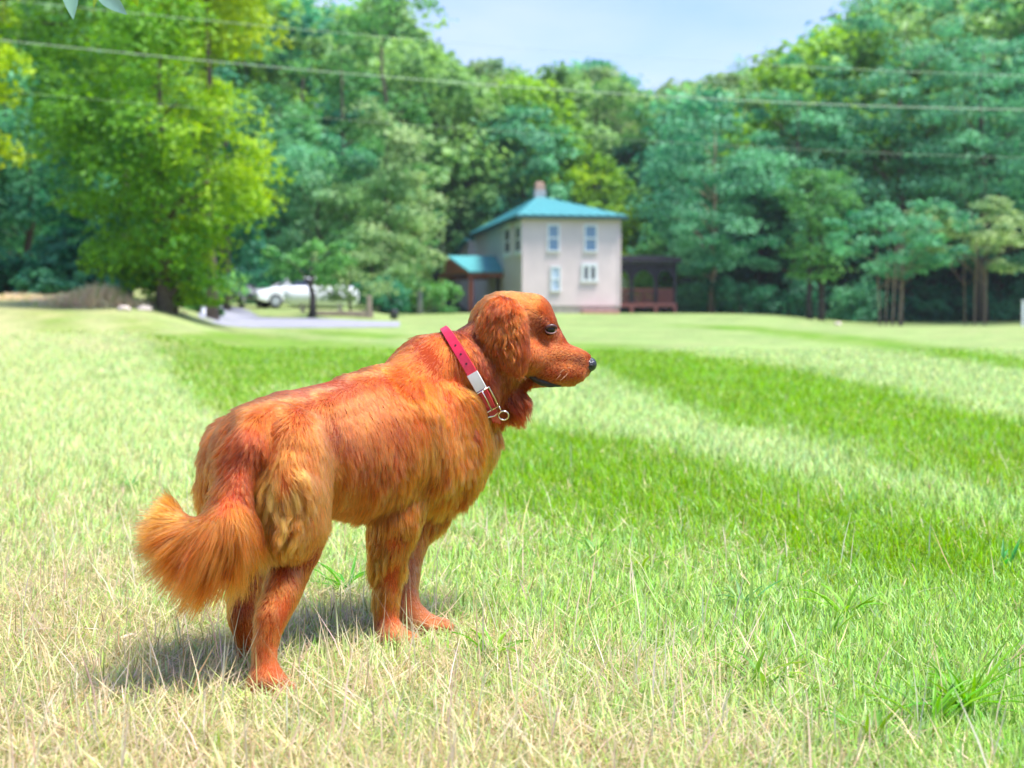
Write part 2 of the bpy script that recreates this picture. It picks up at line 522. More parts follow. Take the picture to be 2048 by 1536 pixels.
# tufts of broad-bladed weed standing out of the lawn, each its own plant
def weed(name, px, py, label, n=14, L=.10, seed=0, colour=(.12, .40, .03), flat=.7):
    rng = np.random.default_rng(100 + seed)
    p = on_ground(px, py)
    Vs, Fs, Cs = [], [], []
    off = 0
    for i in range(n):
        az = rng.uniform(0, 6.283); l = L * rng.uniform(.6, 1.15); w = rng.uniform(.005, .010)
        th = rng.uniform(.15, flat); cu = rng.uniform(.4, 1.5)
        x = z = 0.0; ca, sa = math.cos(az), math.sin(az)
        base = rng.uniform(-.012, .012, 2)
        col = np.array(colour) * rng.uniform(.75, 1.35); col[0] *= rng.uniform(.8, 1.6)
        K = 6
        for k in range(K):
            t = k / (K - 1)
            if k:
                a = th + cu * t
                x += math.sin(a) * l / (K - 1); z += math.cos(a) * l / (K - 1)
            ww = w * (.55 + .9 * t if t < .5 else 2.0 * (1 - t)) * .5 + .0003
            c = Vector((base[0] + ca * x, base[1] + sa * x, max(z, .003 * k)))
            s = Vector((-sa, ca, 0)) * ww
            Vs += [c - s, c + Vector((0, 0, -w * .25)), c + s]
            Cs += [col, col * .8, col]
        for k in range(K - 1):
            a = off + k * 3
            Fs += [(a, a+1, a+4, a+3), (a+1, a+2, a+5, a+4)]
        off += K * 3
    me = np_mesh("blades", np.array([tuple(v) for v in Vs]), [np.array(Fs)])
    set_col(me, "tint", np.clip(np.array(Cs), 0, .9))
    o = mesh_obj(name, me, GRASS)
    o.location = p
    tag(o, label, "weed", "broad-bladed weeds in the lawn")
weed("grass_weed", 690, 1190, "bright green broad leaved weed between the dog's hind and front legs", 16, .11, 1, (.10, .42, .03))
weed("grass_weed", 985, 1330, "bright green upright tuft in straw below and right of the dog's front paw", 12, .10, 2, (.14, .44, .02), .5)
weed("grass_weed", 1285, 1150, "lime tuft at the edge of the straw, farthest of the weeds right of the dog", 12, .08, 3, (.20, .46, .02))
weed("grass_weed", 1190, 1120, "glossy pale-tipped tuft in the lawn just right of the dog's chest", 12, .08, 4, (.14, .40, .08))
weed("grass_weed", 1490, 1225, "bluish green weed with arching blades amid the right hand straw", 13, .09, 5, (.16, .40, .12))
weed("grass_weed", 1690, 1245, "wide bladed lime green weed near the middle of the right side", 16, .11, 6, (.14, .46, .03))
weed("grass_weed", 1660, 1290, "low spreading weed with drooping blades below the wide lime weed", 12, .10, 7, (.16, .42, .06), 1.1)
weed("grass_weed", 1930, 1440, "large lush clump of weeds in the bottom right corner", 34, .14, 8, (.13, .42, .02))
weed("grass_weed", 1860, 1475, "leafy green weed left of the lush corner clump", 20, .12, 9, (.15, .44, .02))
weed("grass_weed", 1520, 1395, "slim upright green weed standing in pale straw at lower right", 10, .11, 10, (.18, .44, .06), .4)
weed("grass_weed", 2010, 1145, "single tall dark green blade tuft at the right edge of the lawn", 5, .13, 11, (.05, .30, .05), .3)
weed("grass_weed", 262, 985, "soft green grass clump in the left lawn behind the dog's tail", 22, .09, 12, (.16, .44, .10), .5)
weed("grass_weed", 1745, 1500, "small green tuft at the bottom edge left of the leafy weeds", 12, .09, 13, (.13, .38, .03))

# dry sticks lying in the straw
DRYSTICK = plain("dry_stick", (.62, .52, .40), .8, var=.25, scale=40)
def twig(p0, p1, label, r=.003, fork=False):
    a, b = on_ground(*p0, lift=.012), on_ground(*p1, lift=.016)
    mid = (a + b) / 2 + Vector((.004, .006, .004))
    m = MB()
    m.tube([a, a.lerp(mid, .5) + Vector((0, .003, 0)), mid, b.lerp(mid, .4) + Vector((0, -.003, .001)), b], [r, r * .95, r * .85, r * .7, r * .45], 6)
    if fork:
        m.tube([mid, mid + (b - a) * .22 + Vector((.012, -.012, .008)), mid + (b - a) * .34 + Vector((.02, -.03, .006))], [r * .6, r * .5, r * .3], 5)
    tag(m.done("twig", DRYSTICK, None, True), label, "twig", "dry sticks in the straw")
twig((30, 1284), (215, 1277), "long thin dry stick lying flat at the left edge of the straw", .0026)
twig((230, 1300), (275, 1288), "short pale broken stick left of the dog's hind foot", .0040)
twig((74, 1400), (104, 1470), "forked dry stick pointing towards us in the lower left straw", .0026, True)
twig((1380, 1010), (1350, 1004), "tiny dry stick on the green lawn right of the dog", .002)
# ------------------------------------------------------------------ the dog
DOG_AT = stand(640, 2.72)
dog = empty("dog", DOG_AT)
tag(dog, "red golden retriever standing in the straw, seen from behind, head turned to the right", "dog")

def blob_chain(bm, pts, step=.35):
    """pts: (px, py, d, radius or (rx, ry, rz)); a run of overlapping balls, radii blended between the points"""
    P = [(at(a, b, d), Vector(r) if hasattr(r, '__len__') else Vector((r, r, r))) for a, b, d, r in pts]
    for i, (p, r) in enumerate(P):
        js = [0.0]
        if i + 1 < len(P):
            q, s = P[i + 1]
            n = max(1, int((q - p).length / (step * min(min(r), min(s))) + .5))
            js = [k / n for k in range(n)]
        for t in js:
            c, rr = (p.lerp(q, t), r.lerp(s, t)) if i + 1 < len(P) else (p, r)
            bmesh.ops.create_icosphere(bm, subdivisions=3, radius=1, matrix=Matrix.Translation(c) @ Matrix.Diagonal((*rr, 1)))

BONES = [
 # torso from rump to forechest
 [(528,925,2.57,(.090,.10,.104)), (585,908,2.63,(.100,.10,.112)), (650,900,2.72,(.105,.11,.116)), (715,896,2.80,(.112,.115,.126)), (790,885,2.89,(.120,.12,.140)), (860,866,2.98,(.116,.12,.146)), (908,862,3.05,(.080,.09,.108)), (938,848,3.07,(.060,.06,.080))],
 [(815,790,2.93,(.07,.08,.075)), (862,757,2.99,.088), (905,760,3.02,.100), (942,745,3.045,.090), (985,712,3.06,.083), (1010,675,3.07,.076)],
 [(532,852,2.56,(.060,.07,.042)), (605,832,2.64,(.072,.07,.045)), (700,808,2.78,(.07,.07,.05)), (795,786,2.91,(.07,.07,.06))],
 [(920,800,3.04,.085),(965,800,3.06,.05),(1010,798,3.06,.036),(1032,800,3.065,.026)],
 # head
 [(1008,652,3.07,.070), (1045,645,3.07,(.060,.062,.060)), (1066,635,3.07,(.043,.056,.048)), (1086,653,3.07,(.031,.050,.034))],
 [(1080,638,3.05,.018), (1097,668,3.07,.027), (1113,691,3.07,.0235)],
 [(1050,712,3.055,(.046,.060,.046)), (1085,714,3.07,(.042,.042,.042)), (1118,718,3.07,(.034,.034,.036)), (1146,724,3.07,(.030,.029,.033)), (1164,728,3.07,(.024,.025,.028))],
 [(1090,742,3.048,(.024,.018,.024)), (1125,745,3.048,(.024,.017,.023)), (1156,745,3.055,(.018,.016,.021))],
 [(1050,755,3.07,.024), (1095,764,3.07,(.02,.026,.010)), (1140,764,3.07,(.016,.02,.009))],
 # ears: flaps hanging off the sides of the skull
 [(1003,616,3.000,(.032,.018,.024)), (1008,640,2.982,(.047,.013,.032)), (1017,675,2.970,(.043,.012,.036)), (1030,706,2.966,(.032,.011,.030)), (1040,730,2.967,(.018,.010,.018))],
 [(1008,640,3.15,(.045,.013,.032)), (1020,672,3.158,(.042,.012,.034)), (1032,704,3.161,(.030,.011,.030))],
 # front legs
 [(815,900,2.88,(.07,.05,.085)), (800,965,2.85,(.062,.05,.07)), (785,1030,2.83,(.050,.048,.055)), (779,1095,2.83,.033), (777,1150,2.84,.0255), (774,1205,2.845,.022), (773,1245,2.845,.0225), (782,1266,2.835,(.030,.034,.022)), (790,1278,2.82,(.028,.03,.014))],
 [(880,930,3.04,(.06,.05,.08)), (855,1000,3.02,(.05,.045,.06)), (826,1060,3.0,.040), (814,1120,2.98,.031), (811,1180,2.955,.026), (815,1218,2.94,.026), (838,1243,2.94,(.032,.035,.022)), (868,1252,2.935,(.027,.034,.017))],
 # hind legs
 [(582,930,2.55,(.066,.09,.10)), (582,985,2.52,(.062,.085,.085)), (584,1040,2.51,(.058,.07,.07)), (596,1085,2.54,(.042,.050,.052)), (578,1142,2.52,(.033,.036,.042)), (560,1195,2.475,(.0275,.030,.036)), (543,1235,2.45,(.0245,.027,.030)), (531,1290,2.44,.0205), (530,1335,2.435,.021), (534,1364,2.43,(.034,.036,.024)), (543,1381,2.44,(.035,.040,.015))],
 [(466,925,2.62,(.050,.08,.078)), (457,985,2.63,(.048,.075,.085)), (466,1060,2.68,(.052,.06,.07)), (490,1120,2.72,(.040,.042,.048)), (489,1180,2.69,(.030,.032,.038)), (483,1230,2.655,(.024,.025,.028)), (494,1275,2.665,.021), (502,1305,2.68,.023), (510,1318,2.69,(.028,.035,.018))],
 # tail
 [(512,862,2.51,.034), (498,885,2.47,.024), (482,930,2.455,.019), (468,1000,2.425,.021), (450,1045,2.40,.027), (415,1066,2.395,.026), (384,1068,2.40,.024), (364,1062,2.41,.022), (354,1053,2.42,.018)],
]
def toes(bm):
    for (px, py, d, k) in ((868,1252,2.935,1), (790,1276,2.82,0), (545,1380,2.445,0)):
        c = at(px, py, d)
        ax = Vector((1, .25, 0)) if k else Vector((.55, .83, 0))
        ax.normalize(); sd = Vector((ax.y, -ax.x, 0))
        for s in (-.024, -.008, .008, .024):
            p = c + ax * (.026 - abs(s) * .3) + sd * s + Vector((0, 0, -.002))
            bmesh.ops.create_icosphere(bm, subdivisions=2, radius=1, matrix=Matrix.Translation(p) @ Matrix.Diagonal((.0165, .0165, .0145, 1)))

def build_body():
    bm = bmesh.new()
    for ch in BONES: blob_chain(bm, ch)
    toes(bm)
    me = bpy.data.meshes.new("body_form")
    bm.to_mesh(me); bm.free()
    o = bpy.data.objects.new("body_form", me); COL.objects.link(o)
    m = o.modifiers.new("r", 'REMESH'); m.mode = 'VOXEL'; m.voxel_size = .0052
    s = o.modifiers.new("s", 'SMOOTH'); s.factor = .5; s.iterations = 9
    dg = bpy.context.evaluated_depsgraph_get(); dg.update()
    out = bpy.data.meshes.new_from_object(o.evaluated_get(dg))
    bpy.data.objects.remove(o); bpy.data.meshes.remove(me)
    out.name = "body"
    n = len(out.vertices)
    co = np.empty(n * 3); out.vertices.foreach_get("co", co); co = co.reshape(-1, 3)
    out.calc_loop_triangles()
    t = np.empty(len(out.loop_triangles) * 3, dtype=np.int32); out.loop_triangles.foreach_get("vertices", t); t = t.reshape(-1, 3)
    return out, co, t
body_me, BCO, BTRI = build_body()
BVH = BVHTree.FromPolygons(BCO.tolist(), BTRI.tolist())
def skin(px, py, lift=0.0):
    """first point of the dog's skin seen at photo pixel px,py"""
    r = ray(px, py).normalized()
    h, nrm, i, dist = BVH.ray_cast(EYE, r)
    if h is None:
        best = None
        for d in np.arange(2.35, 3.2, .02):
            q = EYE + ray(px, py) * float(d)
            f = BVH.find_nearest(q)
            if best is None or f[3] < best[2]: best = (f[0], f[1], f[3])
        h, nrm = best[0], best[1]
    return h + nrm * lift, nrm

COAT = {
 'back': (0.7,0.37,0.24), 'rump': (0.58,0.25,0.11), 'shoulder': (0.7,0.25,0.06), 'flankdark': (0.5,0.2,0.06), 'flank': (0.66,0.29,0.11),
 'thigh': (0.84,0.46,0.2), 'gold': (0.96,0.56,0.24), 'rust': (0.46,0.19,0.06), 'darkrust': (0.25,0.085,0.035), 'leg': (0.82,0.43,0.15), 'legdark': (0.44,0.16,0.04),  # darkrust: real coat patches, plus shade painted round the tail base
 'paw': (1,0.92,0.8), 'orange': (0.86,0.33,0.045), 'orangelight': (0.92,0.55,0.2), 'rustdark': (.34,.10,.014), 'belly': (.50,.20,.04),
 'neckshade': (0.1,0.028,0.01), 'throat': (0.24,0.075,0.02), 'headtop': (0.76,0.38,0.14), 'face': (0.66,0.23,0.05), 'facelight': (0.85,0.5,0.26),  # the ear's shadow is put into the neck and throat tints
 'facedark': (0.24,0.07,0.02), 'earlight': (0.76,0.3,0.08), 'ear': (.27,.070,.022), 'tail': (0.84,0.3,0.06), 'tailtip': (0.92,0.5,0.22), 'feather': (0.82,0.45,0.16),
}
RICH = np.array([.93, .280, .085])
# px, py, direction on the photo (x right, y down), length cm, colour, lift 0..1, wave
GUIDES = [
 (520,800,-.8,.6,1.9,'rump',.1,.25),(470,860,-.5,1,2.2,'rump',.1,.3),(600,785,-.9,.35,1.7,'back',.06,.12),(560,850,-.4,.9,2.2,'rump',.12,.4),(500,865,-.1,1,2.4,'rump',.12,.4),
 (620,850,-.3,1,2.0,'back',.08,.35),(700,800,-.4,.8,1.9,'back',.08,.3),(700,870,.1,1,2.0,'back',.08,.35),(660,770,-.9,.3,1.8,'back',.08,.3),(790,750,-.7,.6,2.6,'shoulder',.12,.4),
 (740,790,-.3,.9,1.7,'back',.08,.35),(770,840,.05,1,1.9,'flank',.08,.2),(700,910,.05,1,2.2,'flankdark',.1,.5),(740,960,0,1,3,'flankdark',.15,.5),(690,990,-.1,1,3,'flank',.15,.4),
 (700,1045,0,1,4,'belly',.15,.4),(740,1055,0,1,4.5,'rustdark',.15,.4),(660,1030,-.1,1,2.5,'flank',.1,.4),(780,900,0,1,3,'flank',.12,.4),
 (620,930,0,1,2.0,'thigh',.1,.2),(640,990,.05,1,2.0,'thigh',.1,.2),(635,1050,0,1,2.0,'thigh',.1,.2),(615,890,-.05,1,2.2,'thigh',.1,.3),
 (545,920,-.1,1,5,'gold',.25,1.0),(540,990,0,1,5.5,'gold',.3,1.1),(575,1020,.1,1,4.5,'gold',.25,1.1),(528,895,-.1,1,3.5,'gold',.2,.8),(590,940,.05,1,3.2,'gold',.15,.8),(596,990,.05,1,3.2,'gold',.15,.8),(520,1000,0,1,5.5,'gold',.3,1.0),(505,960,-.12,1,5.5,'gold',.3,.8),(560,960,.1,1,4.5,'gold',.25,1.1),(590,1060,-.2,1,3.5,'orangelight',.2,.8),(515,1040,0,1,6,'gold',.3,.8),
 (420,920,-.02,1,3.5,'rust',.1,.5),(412,985,.05,1,4.5,'rust',.12,.6),(425,1040,.05,1,5,'rust',.15,.6),(455,900,0,1,3,'darkrust',.15,.5),(478,940,0,1,2.5,'darkrust',.15,.4),(440,870,-.25,1,2.8,'rust',.1,.5),
 (600,1095,-.05,1,2.0,'leg',.08,.5),(575,1135,-.1,1,1.6,'legdark',.08,.5),(548,1170,-.1,1,1.6,'feather',.12,.6),(545,1115,-.1,1,3.0,'orange',.2,.7),(600,1150,-.05,1,1.2,'leg',.1,.15),(560,1200,-.2,1,1.4,'leg',.08,.45),(532,1225,-.05,1,1.5,'legdark',.1,.5),(540,1255,-.05,1,1.4,'leg',.12,.4),(535,1300,0,1,1.3,'orange',.12,.4),(548,1310,0,1,1.2,'paw',.1,.3),(536,1345,.1,1,.9,'leg',.12,.1),(548,1378,.3,.8,.7,'paw',.15,.1),(530,1372,0,1,.8,'legdark',.15,.1),
 (480,1120,0,1,1.6,'leg',.1,.2),(474,1190,-.05,1,1.2,'leg',.1,.15),(470,1235,.1,1,1.0,'legdark',.1,.1),(490,1280,.2,1,.9,'leg',.1,.1),
 (860,780,-.35,.9,3.4,'orange',.15,.5),(850,720,-.6,.8,3.2,'shoulder',.15,.5),(920,850,.1,1,4,'orange',.2,.7),(960,900,.15,1,4.5,'orange',.2,.7),(900,920,0,1,4,'orange',.2,.7),(835,850,-.05,1,2.8,'orange',.1,.4),(865,885,-.05,1,3.0,'orangelight',.12,.4),
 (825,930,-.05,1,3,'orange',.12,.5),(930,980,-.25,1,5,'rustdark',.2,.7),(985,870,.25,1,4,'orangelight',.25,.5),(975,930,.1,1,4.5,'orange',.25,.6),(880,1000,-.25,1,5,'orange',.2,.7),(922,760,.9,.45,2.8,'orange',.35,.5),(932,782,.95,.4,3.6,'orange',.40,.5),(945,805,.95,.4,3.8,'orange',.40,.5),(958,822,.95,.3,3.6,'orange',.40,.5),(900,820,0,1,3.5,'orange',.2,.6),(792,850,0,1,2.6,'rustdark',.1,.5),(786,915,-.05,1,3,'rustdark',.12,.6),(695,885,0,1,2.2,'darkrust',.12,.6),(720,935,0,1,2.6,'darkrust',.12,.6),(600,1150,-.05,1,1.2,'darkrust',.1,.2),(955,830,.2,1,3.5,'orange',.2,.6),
 (885,700,-.5,.9,3.2,'orange',.15,.5),(915,760,-.2,1,3.2,'orange',.15,.5),(930,650,-.4,.9,2.2,'neckshade',.1,.3),(945,685,.1,1,2.8,'neckshade',.12,.8),(975,740,.25,1,3.4,'neckshade',.12,.6),(990,770,.25,1,4,'throat',.2,1),(1020,800,.2,1,4.5,'throat',.25,1.0),(1045,795,.25,1,4.5,'throat',.3,.8),(1000,820,.2,1,4,'throat',.2,1.2),(1052,765,.1,1,1.8,'throat',.15,.4),(1072,774,-.8,.4,.6,'facedark',.1,.1),(1090,776,-.9,.3,.5,'facedark',.1,.1),(1060,782,.1,1,2.2,'throat',.15,.5),
 (985,588,-.9,.25,1.3,'headtop',.2,.2),(1020,580,-1,-.1,1.1,'headtop',.2,.2),(1060,590,-1,-.25,.9,'headtop',.15,.15),(1085,615,-.8,-.6,.6,'face',.15,.1),(1105,635,-.6,-.8,.45,'face',.15,.1),(950,615,-.7,.6,1.8,'headtop',.15,.3),
 (1080,675,-.8,.35,.6,'face',.12,.1),(1090,690,-.8,.4,.5,'facelight',.1,.1),(1072,700,-.7,.7,.7,'face',.1,.1),(1060,735,-.7,.8,.9,'face',.12,.2),(1105,715,-1,.2,.45,'face',.1,.1),(1130,725,-1,.25,.4,'face',.1,.1),(1150,702,-1,-.25,.3,'face',.1,.1),(1160,718,-1,.1,.28,'facedark',.1,.05),(1150,752,-.9,.5,.45,'face',.15,.1),(1110,752,-.9,.5,.5,'face',.15,.1),(1120,690,-1,-.2,.35,'face',.1,.1),(1092,645,-.6,.5,.4,'facedark',.1,.05),(1112,646,-.7,-.6,.35,'facedark',.1,.05),(1084,664,-.8,.4,.4,'facedark',.1,.05),(1117,664,-.5,.5,.3,'facedark',.1,.05),(1100,668,-.7,.6,.4,'face',.1,.05),
 (1000,612,-.15,1,3.2,'ear',.15,.5),(982,640,-.02,1,3.4,'earlight',.3,1.6),(1005,655,.05,1,3.4,'earlight',.3,1.6),(1025,640,.2,1,2.9,'earlight',.25,1.4),(1020,685,.3,1,2.8,'earlight',.25,1.4),(1050,640,.2,1,1.6,'ear',.1,.2),(1052,680,.05,1,1.3,'ear',.1,.15),(1050,715,0,1,1.3,'ear',.1,.15),(1035,725,.15,1,2,'earlight',.2,.4),(972,660,.4,1,2.8,'earlight',.25,1.4),(1000,700,.6,1,2.0,'earlight',.15,.7),(960,715,.2,1,2.8,'neckshade',.12,.8),(990,742,.3,1,2.8,'neckshade',.12,.8),(1012,752,.3,1,2.4,'neckshade',.1,.4),(1032,764,.3,1,2.4,'neckshade',.1,.4),(965,765,.2,1,2.6,'neckshade',.1,.5),
 (800,1045,-.15,1,3,'leg',.15,.4),(755,1075,-.35,1,6,'feather',.45,1.2),(765,1120,-.25,1,6,'feather',.45,1.2),(775,1095,-.1,1,5,'gold',.4,1.2),(800,1110,-.05,1,2.2,'leg',.12,.5),(808,1070,-.1,1,2.2,'rustdark',.12,.5),(800,1165,0,1,1.7,'leg',.12,.5),(765,1185,-.2,1,4,'feather',.35,.8),(790,1225,.05,1,1.2,'leg',.1,.15),(792,1265,.3,.7,.7,'paw',.12,.1),(770,1260,-.1,1,1.4,'legdark',.2,.2),(770,1010,-.2,1,3.5,'leg',.2,.6),(815,1000,-.1,1,3,'orange',.15,.5),
 (832,1130,.05,1,1.3,'paw',.1,.15),(832,1190,.05,1,1.0,'paw',.1,.1),(850,1245,.9,.4,.6,'paw',.12,.1),(880,1255,.9,.4,.5,'paw',.12,.1),
]
# the plume: free-flying directions, not combed down to the skin
TAILG = [
 (495,885,0,1,1.8,'darkrust'),(484,935,.02,1,1.4,'darkrust'),(476,985,.05,1,2.0,'darkrust'),(464,1025,.02,1,8,'tail'),(450,1045,-.10,1,11.5,'tail'),(430,1060,-.22,1,12,'tail'),(410,1066,-.40,1,11,'tail'),(388,1065,-.65,.8,8.5,'tail'),(370,1058,-.85,.5,6.2,'tail'),(362,1056,-.95,.15,5.5,'tailtip'),(352,1048,-.8,-.4,4.8,'tailtip'),(354,1040,-.25,-.95,4.2,'tailtip'),
]

def grow_fur():
    rng = np.random.default_rng(12)
    # sample the skin
    A, B, Cc = BCO[BTRI[:, 0]], BCO[BTRI[:, 1]], BCO[BTRI[:, 2]]
    cr = np.cross(B - A, Cc - A); area = np.linalg.norm(cr, axis=1) * .5
    fn = cr / (2 * area[:, None] + 1e-12)
    cen = (A + B + Cc) / 3
    sk = [skin(g[0], g[1]) for g in GUIDES]
    gp = np.array([tuple(s[0]) for s in sk])
    gdir = np.array([(g[2], 0, -g[3]) for g in GUIDES]); gdir /= np.linalg.norm(gdir, axis=1)[:, None]
    glen = np.array([g[4] for g in GUIDES]) * .01
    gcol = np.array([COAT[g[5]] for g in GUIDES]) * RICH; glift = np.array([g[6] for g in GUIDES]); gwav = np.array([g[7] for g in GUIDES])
    tp = np.array([tuple(at(x, y, 2.41)) for x, y, *_ in TAILG])
    tdir = np.array([(g[2], -.12, -g[3]) for g in TAILG]); tdir /= np.linalg.norm(tdir, axis=1)[:, None]
    tlen = np.array([g[4] for g in TAILG]) * .0090; tcol = np.array([COAT[g[5]] for g in TAILG]) * RICH
    # tail spine for telling tail skin from body skin
    ts = []
    tc = [(at(a, b, d), r) for a, b, d, r in BONES[-1][1:]]
    for i in range(len(tc) - 1):
        for k in range(12): ts.append((tc[i][0].lerp(tc[i+1][0], k / 12), tc[i][1] + (tc[i+1][1] - tc[i][1]) * k / 12))
    tsp = np.array([tuple(p) for p, r in ts]); tsr = np.array([r for p, r in ts])
    def tail_mask(P):
        out = np.zeros(len(P), dtype=bool)
        for i in range(0, len(P), 40000):
            dd = np.linalg.norm(P[i:i+40000, None] - tsp[None], axis=2) - tsr[None] * 1.35
            out[i:i+40000] = dd.min(1) < 0
        return out
    tailf = tail_mask(cen)
    headf = (cen[:, 0] > at(935, 600, 3.05).x) & (cen[:, 2] > at(1000, 790, 3.05).z)
    toward = np.einsum('ij,ij->i', fn, np.array(EYE)[None] - cen) > -.15
    dens = np.where(headf, 3.2, 1.0) * np.where(tailf, 2.2, 1.0) * np.where(toward, 1.0, .45)
    w = area * dens; w /= w.sum()
    N = 270000
    ti = rng.choice(len(BTRI), N, p=w)
    r1, r2 = np.sqrt(rng.random(N)), rng.random(N)
    P = A[ti] * (1 - r1)[:, None] + B[ti] * (r1 * (1 - r2))[:, None] + Cc[ti] * (r1 * r2)[:, None]
    Nn = fn[ti]; tail = tailf[ti]
    # bare places: eyes, lips, nose
    keep = np.ones(N, dtype=bool)
    for c, r in BARE: keep &= np.linalg.norm(P - np.array(c)[None], axis=1) > r
    P, Nn, tail = P[keep], Nn[keep], tail[keep]; N = len(P)
    # blend the guides
    D = np.zeros((N, 3)); L = np.zeros(N); Cl = np.zeros((N, 3)); Lf = np.zeros(N); Wv = np.zeros(N)
    for i in range(0, N, 20000):
        s = slice(i, i + 20000)
        q = np.linalg.norm(P[s][:, None] - gp[None], axis=2)
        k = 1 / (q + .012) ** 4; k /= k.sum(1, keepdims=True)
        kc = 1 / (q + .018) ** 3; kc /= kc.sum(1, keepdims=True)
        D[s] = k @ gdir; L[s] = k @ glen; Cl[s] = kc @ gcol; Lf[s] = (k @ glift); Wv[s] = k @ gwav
        q = np.linalg.norm(P[s][:, None] - tp[None], axis=2)
        k = 1 / (q + .008) ** 3; k /= k.sum(1, keepdims=True)
        tm = tail[s]
        D[s] = np.where(tm[:, None], k @ tdir, D[s]); L[s] = np.where(tm, k @ tlen, L[s]); Cl[s] = np.where(tm[:, None], k @ tcol, Cl[s])
        Lf[s] = np.where(tm, .25, Lf[s]); Wv[s] = np.where(tm, .35, Wv[s])
    # comb along the skin
    T = D - Nn * np.einsum('ij,ij->i', D, Nn)[:, None]
    T /= np.linalg.norm(T, axis=1)[:, None] + 1e-9
    D /= np.linalg.norm(D, axis=1)[:, None] + 1e-9
    D = np.where(tail[:, None], D * .80 + Nn * .30, T)
    D /= np.linalg.norm(D, axis=1)[:, None] + 1e-9
    swirl = (np.stack([fbm(P[:, 0] * 14 + P[:, 1] * 9, P[:, 2] * 14, 70 + j, 2) for j in range(3)], 1) - .5)
    D = D + swirl * (.5 + 1.0 * Wv)[:, None] + rng.normal(0, .06, (N, 3))
    D /= np.linalg.norm(D, axis=1)[:, None]
    L = L * np.where(tail, rng.uniform(.45, 1.2, N), rng.uniform(.6, 1.2, N))
    Lf = Lf * rng.uniform(.5, 1.7, N)
    # locks: every hair leans on a lock centre near it
    def locks(per):
        nl = N // per
        li = rng.choice(N, nl, replace=False)
        kd = KDTree(nl)
        for j, p in enumerate(P[li]): kd.insert(p, j)
        kd.balance()
        return li[np.array([kd.find(p)[1] for p in P])]
    own = np.where(L > .026, locks(36), locks(9))
    own = np.where(tail[own] == tail, own, np.arange(N))
    lock_tone = np.clip(1 + rng.normal(0, 1, N)[own] * (.12 + .17 * Wv), .35, 1.7)
    K = 7
    ph = rng.uniform(0, 6.28, (N, 2))[own] + rng.normal(0, .25, (N, 2))
    amp = .10 * Wv * rng.uniform(.5, 1.3, N)[own]
    freq = rng.uniform(4.5, 7.5, N)[own]
    S = np.cross(D, Nn); S /= np.linalg.norm(S, axis=1)[:, None] + 1e-9
    U = np.cross(S, D)
    pts = np.zeros((N, K, 3))
    grav = np.where(tail, .10, .18)
    clump = np.clip(.05 + .72 * Wv + np.where(tail, .2, 0), 0, .80)
    for k in range(K):
        t = k / (K - 1)
        p = P + D * (L * t)[:, None] + Nn * (L * Lf * 1.5 * (t - .55 * t * t))[:, None]
        p[:, 2] -= grav * L * t * t
        env = t * (L * amp)
        p += S * (env * np.sin(freq * t + ph[:, 0]))[:, None] + U * (env * .7 * (np.sin(freq * t + ph[:, 1])))[:, None]
        pts[:, k] = p
    bend = np.where(tail, .22, 0.0) * np.clip((P[:, 0] - at(345, 1050, 2.41).x) / .09, -.6, 1) * rng.uniform(.3, 1.5, N)[own]
    for k in range(1, K):
        t = k / (K - 1)
        pts[:, k, 0] -= bend * L * t * t
    for k in range(1, K):
        t = k / (K - 1)
        pts[:, k] += (pts[own, k] - pts[:, k]) * (clump * t ** .9 * .9)[:, None]
    pts[:, 0] -= Nn * .0015
    patch = (.74 + .30 * fbm(P[:, 0] * 13 + P[:, 1] * 7, P[:, 2] * 13, 90, 3) + .22 * fbm(P[:, 0] * 60 + P[:, 1] * 40, P[:, 2] * 28, 95, 2))
    tone = lock_tone * patch * np.clip(rng.normal(1, .22, N), .4, 1.7)
    C = np.clip(Cl * tone[:, None], .004, .9)
    g = np.clip(rng.normal(-.05, .14, N), 0, .35)[:, None]
    C = np.clip(C * (1 - np.maximum(g, 0)) + np.array([.80, .34, .09])[None] * np.maximum(g, 0), .004, .9)
    rad = np.where(L > .02, .00042, .00034) * np.where(tail, 1.15, 1.0)
    fine = (P[:, 0] > at(935, 600, 3.05).x) & (P[:, 2] > at(1000, 790, 3.05).z)
    rad = np.where(fine, rad * .85, rad)
    for nm, sel in (("coat", ~tail), ("tail_plume", tail)):
        n = int(sel.sum())
        hc = bpy.data.hair_curves.new(nm)
        hc.add_curves([K] * n)
        off = np.array(DOG_AT)
        hc.attributes['position'].data.foreach_set('vector', (pts[sel] - off).astype(np.float32).ravel())
        ra = hc.attributes.new('radius', 'FLOAT', 'POINT')
        taper = np.array([1, 1, .98, .92, .8, .6, .25])
        ra.data.foreach_set('value', (rad[sel][:, None] * taper[None]).astype(np.float32).ravel())
        ca = hc.attributes.new('hair_tint', 'FLOAT_COLOR', 'CURVE')
        ca.data.foreach_set('color', np.concatenate([C[sel], np.ones((n, 1))], 1).astype(np.float32).ravel())
        hc.materials.append(FUR)
        o = bpy.data.objects.new(nm, hc); COL.objects.link(o); o.parent = dog
    # the skin under it takes the same colours, darkened to paint shade between the hairs
    V = BCO; vc = np.zeros((len(V), 3))
    for i in range(0, len(V), 20000):
        s = slice(i, i + 20000)
        q = np.linalg.norm(V[s][:, None] - gp[None], axis=2); k = 1 / (q + .012) ** 4; k /= k.sum(1, keepdims=True)
        vc[s] = k @ gcol
    vt = tail_mask(V); vc[vt] = np.array(COAT['tail']) * RICH
    set_col(body_me, "tint", np.clip(vc * .42, 0, 1))

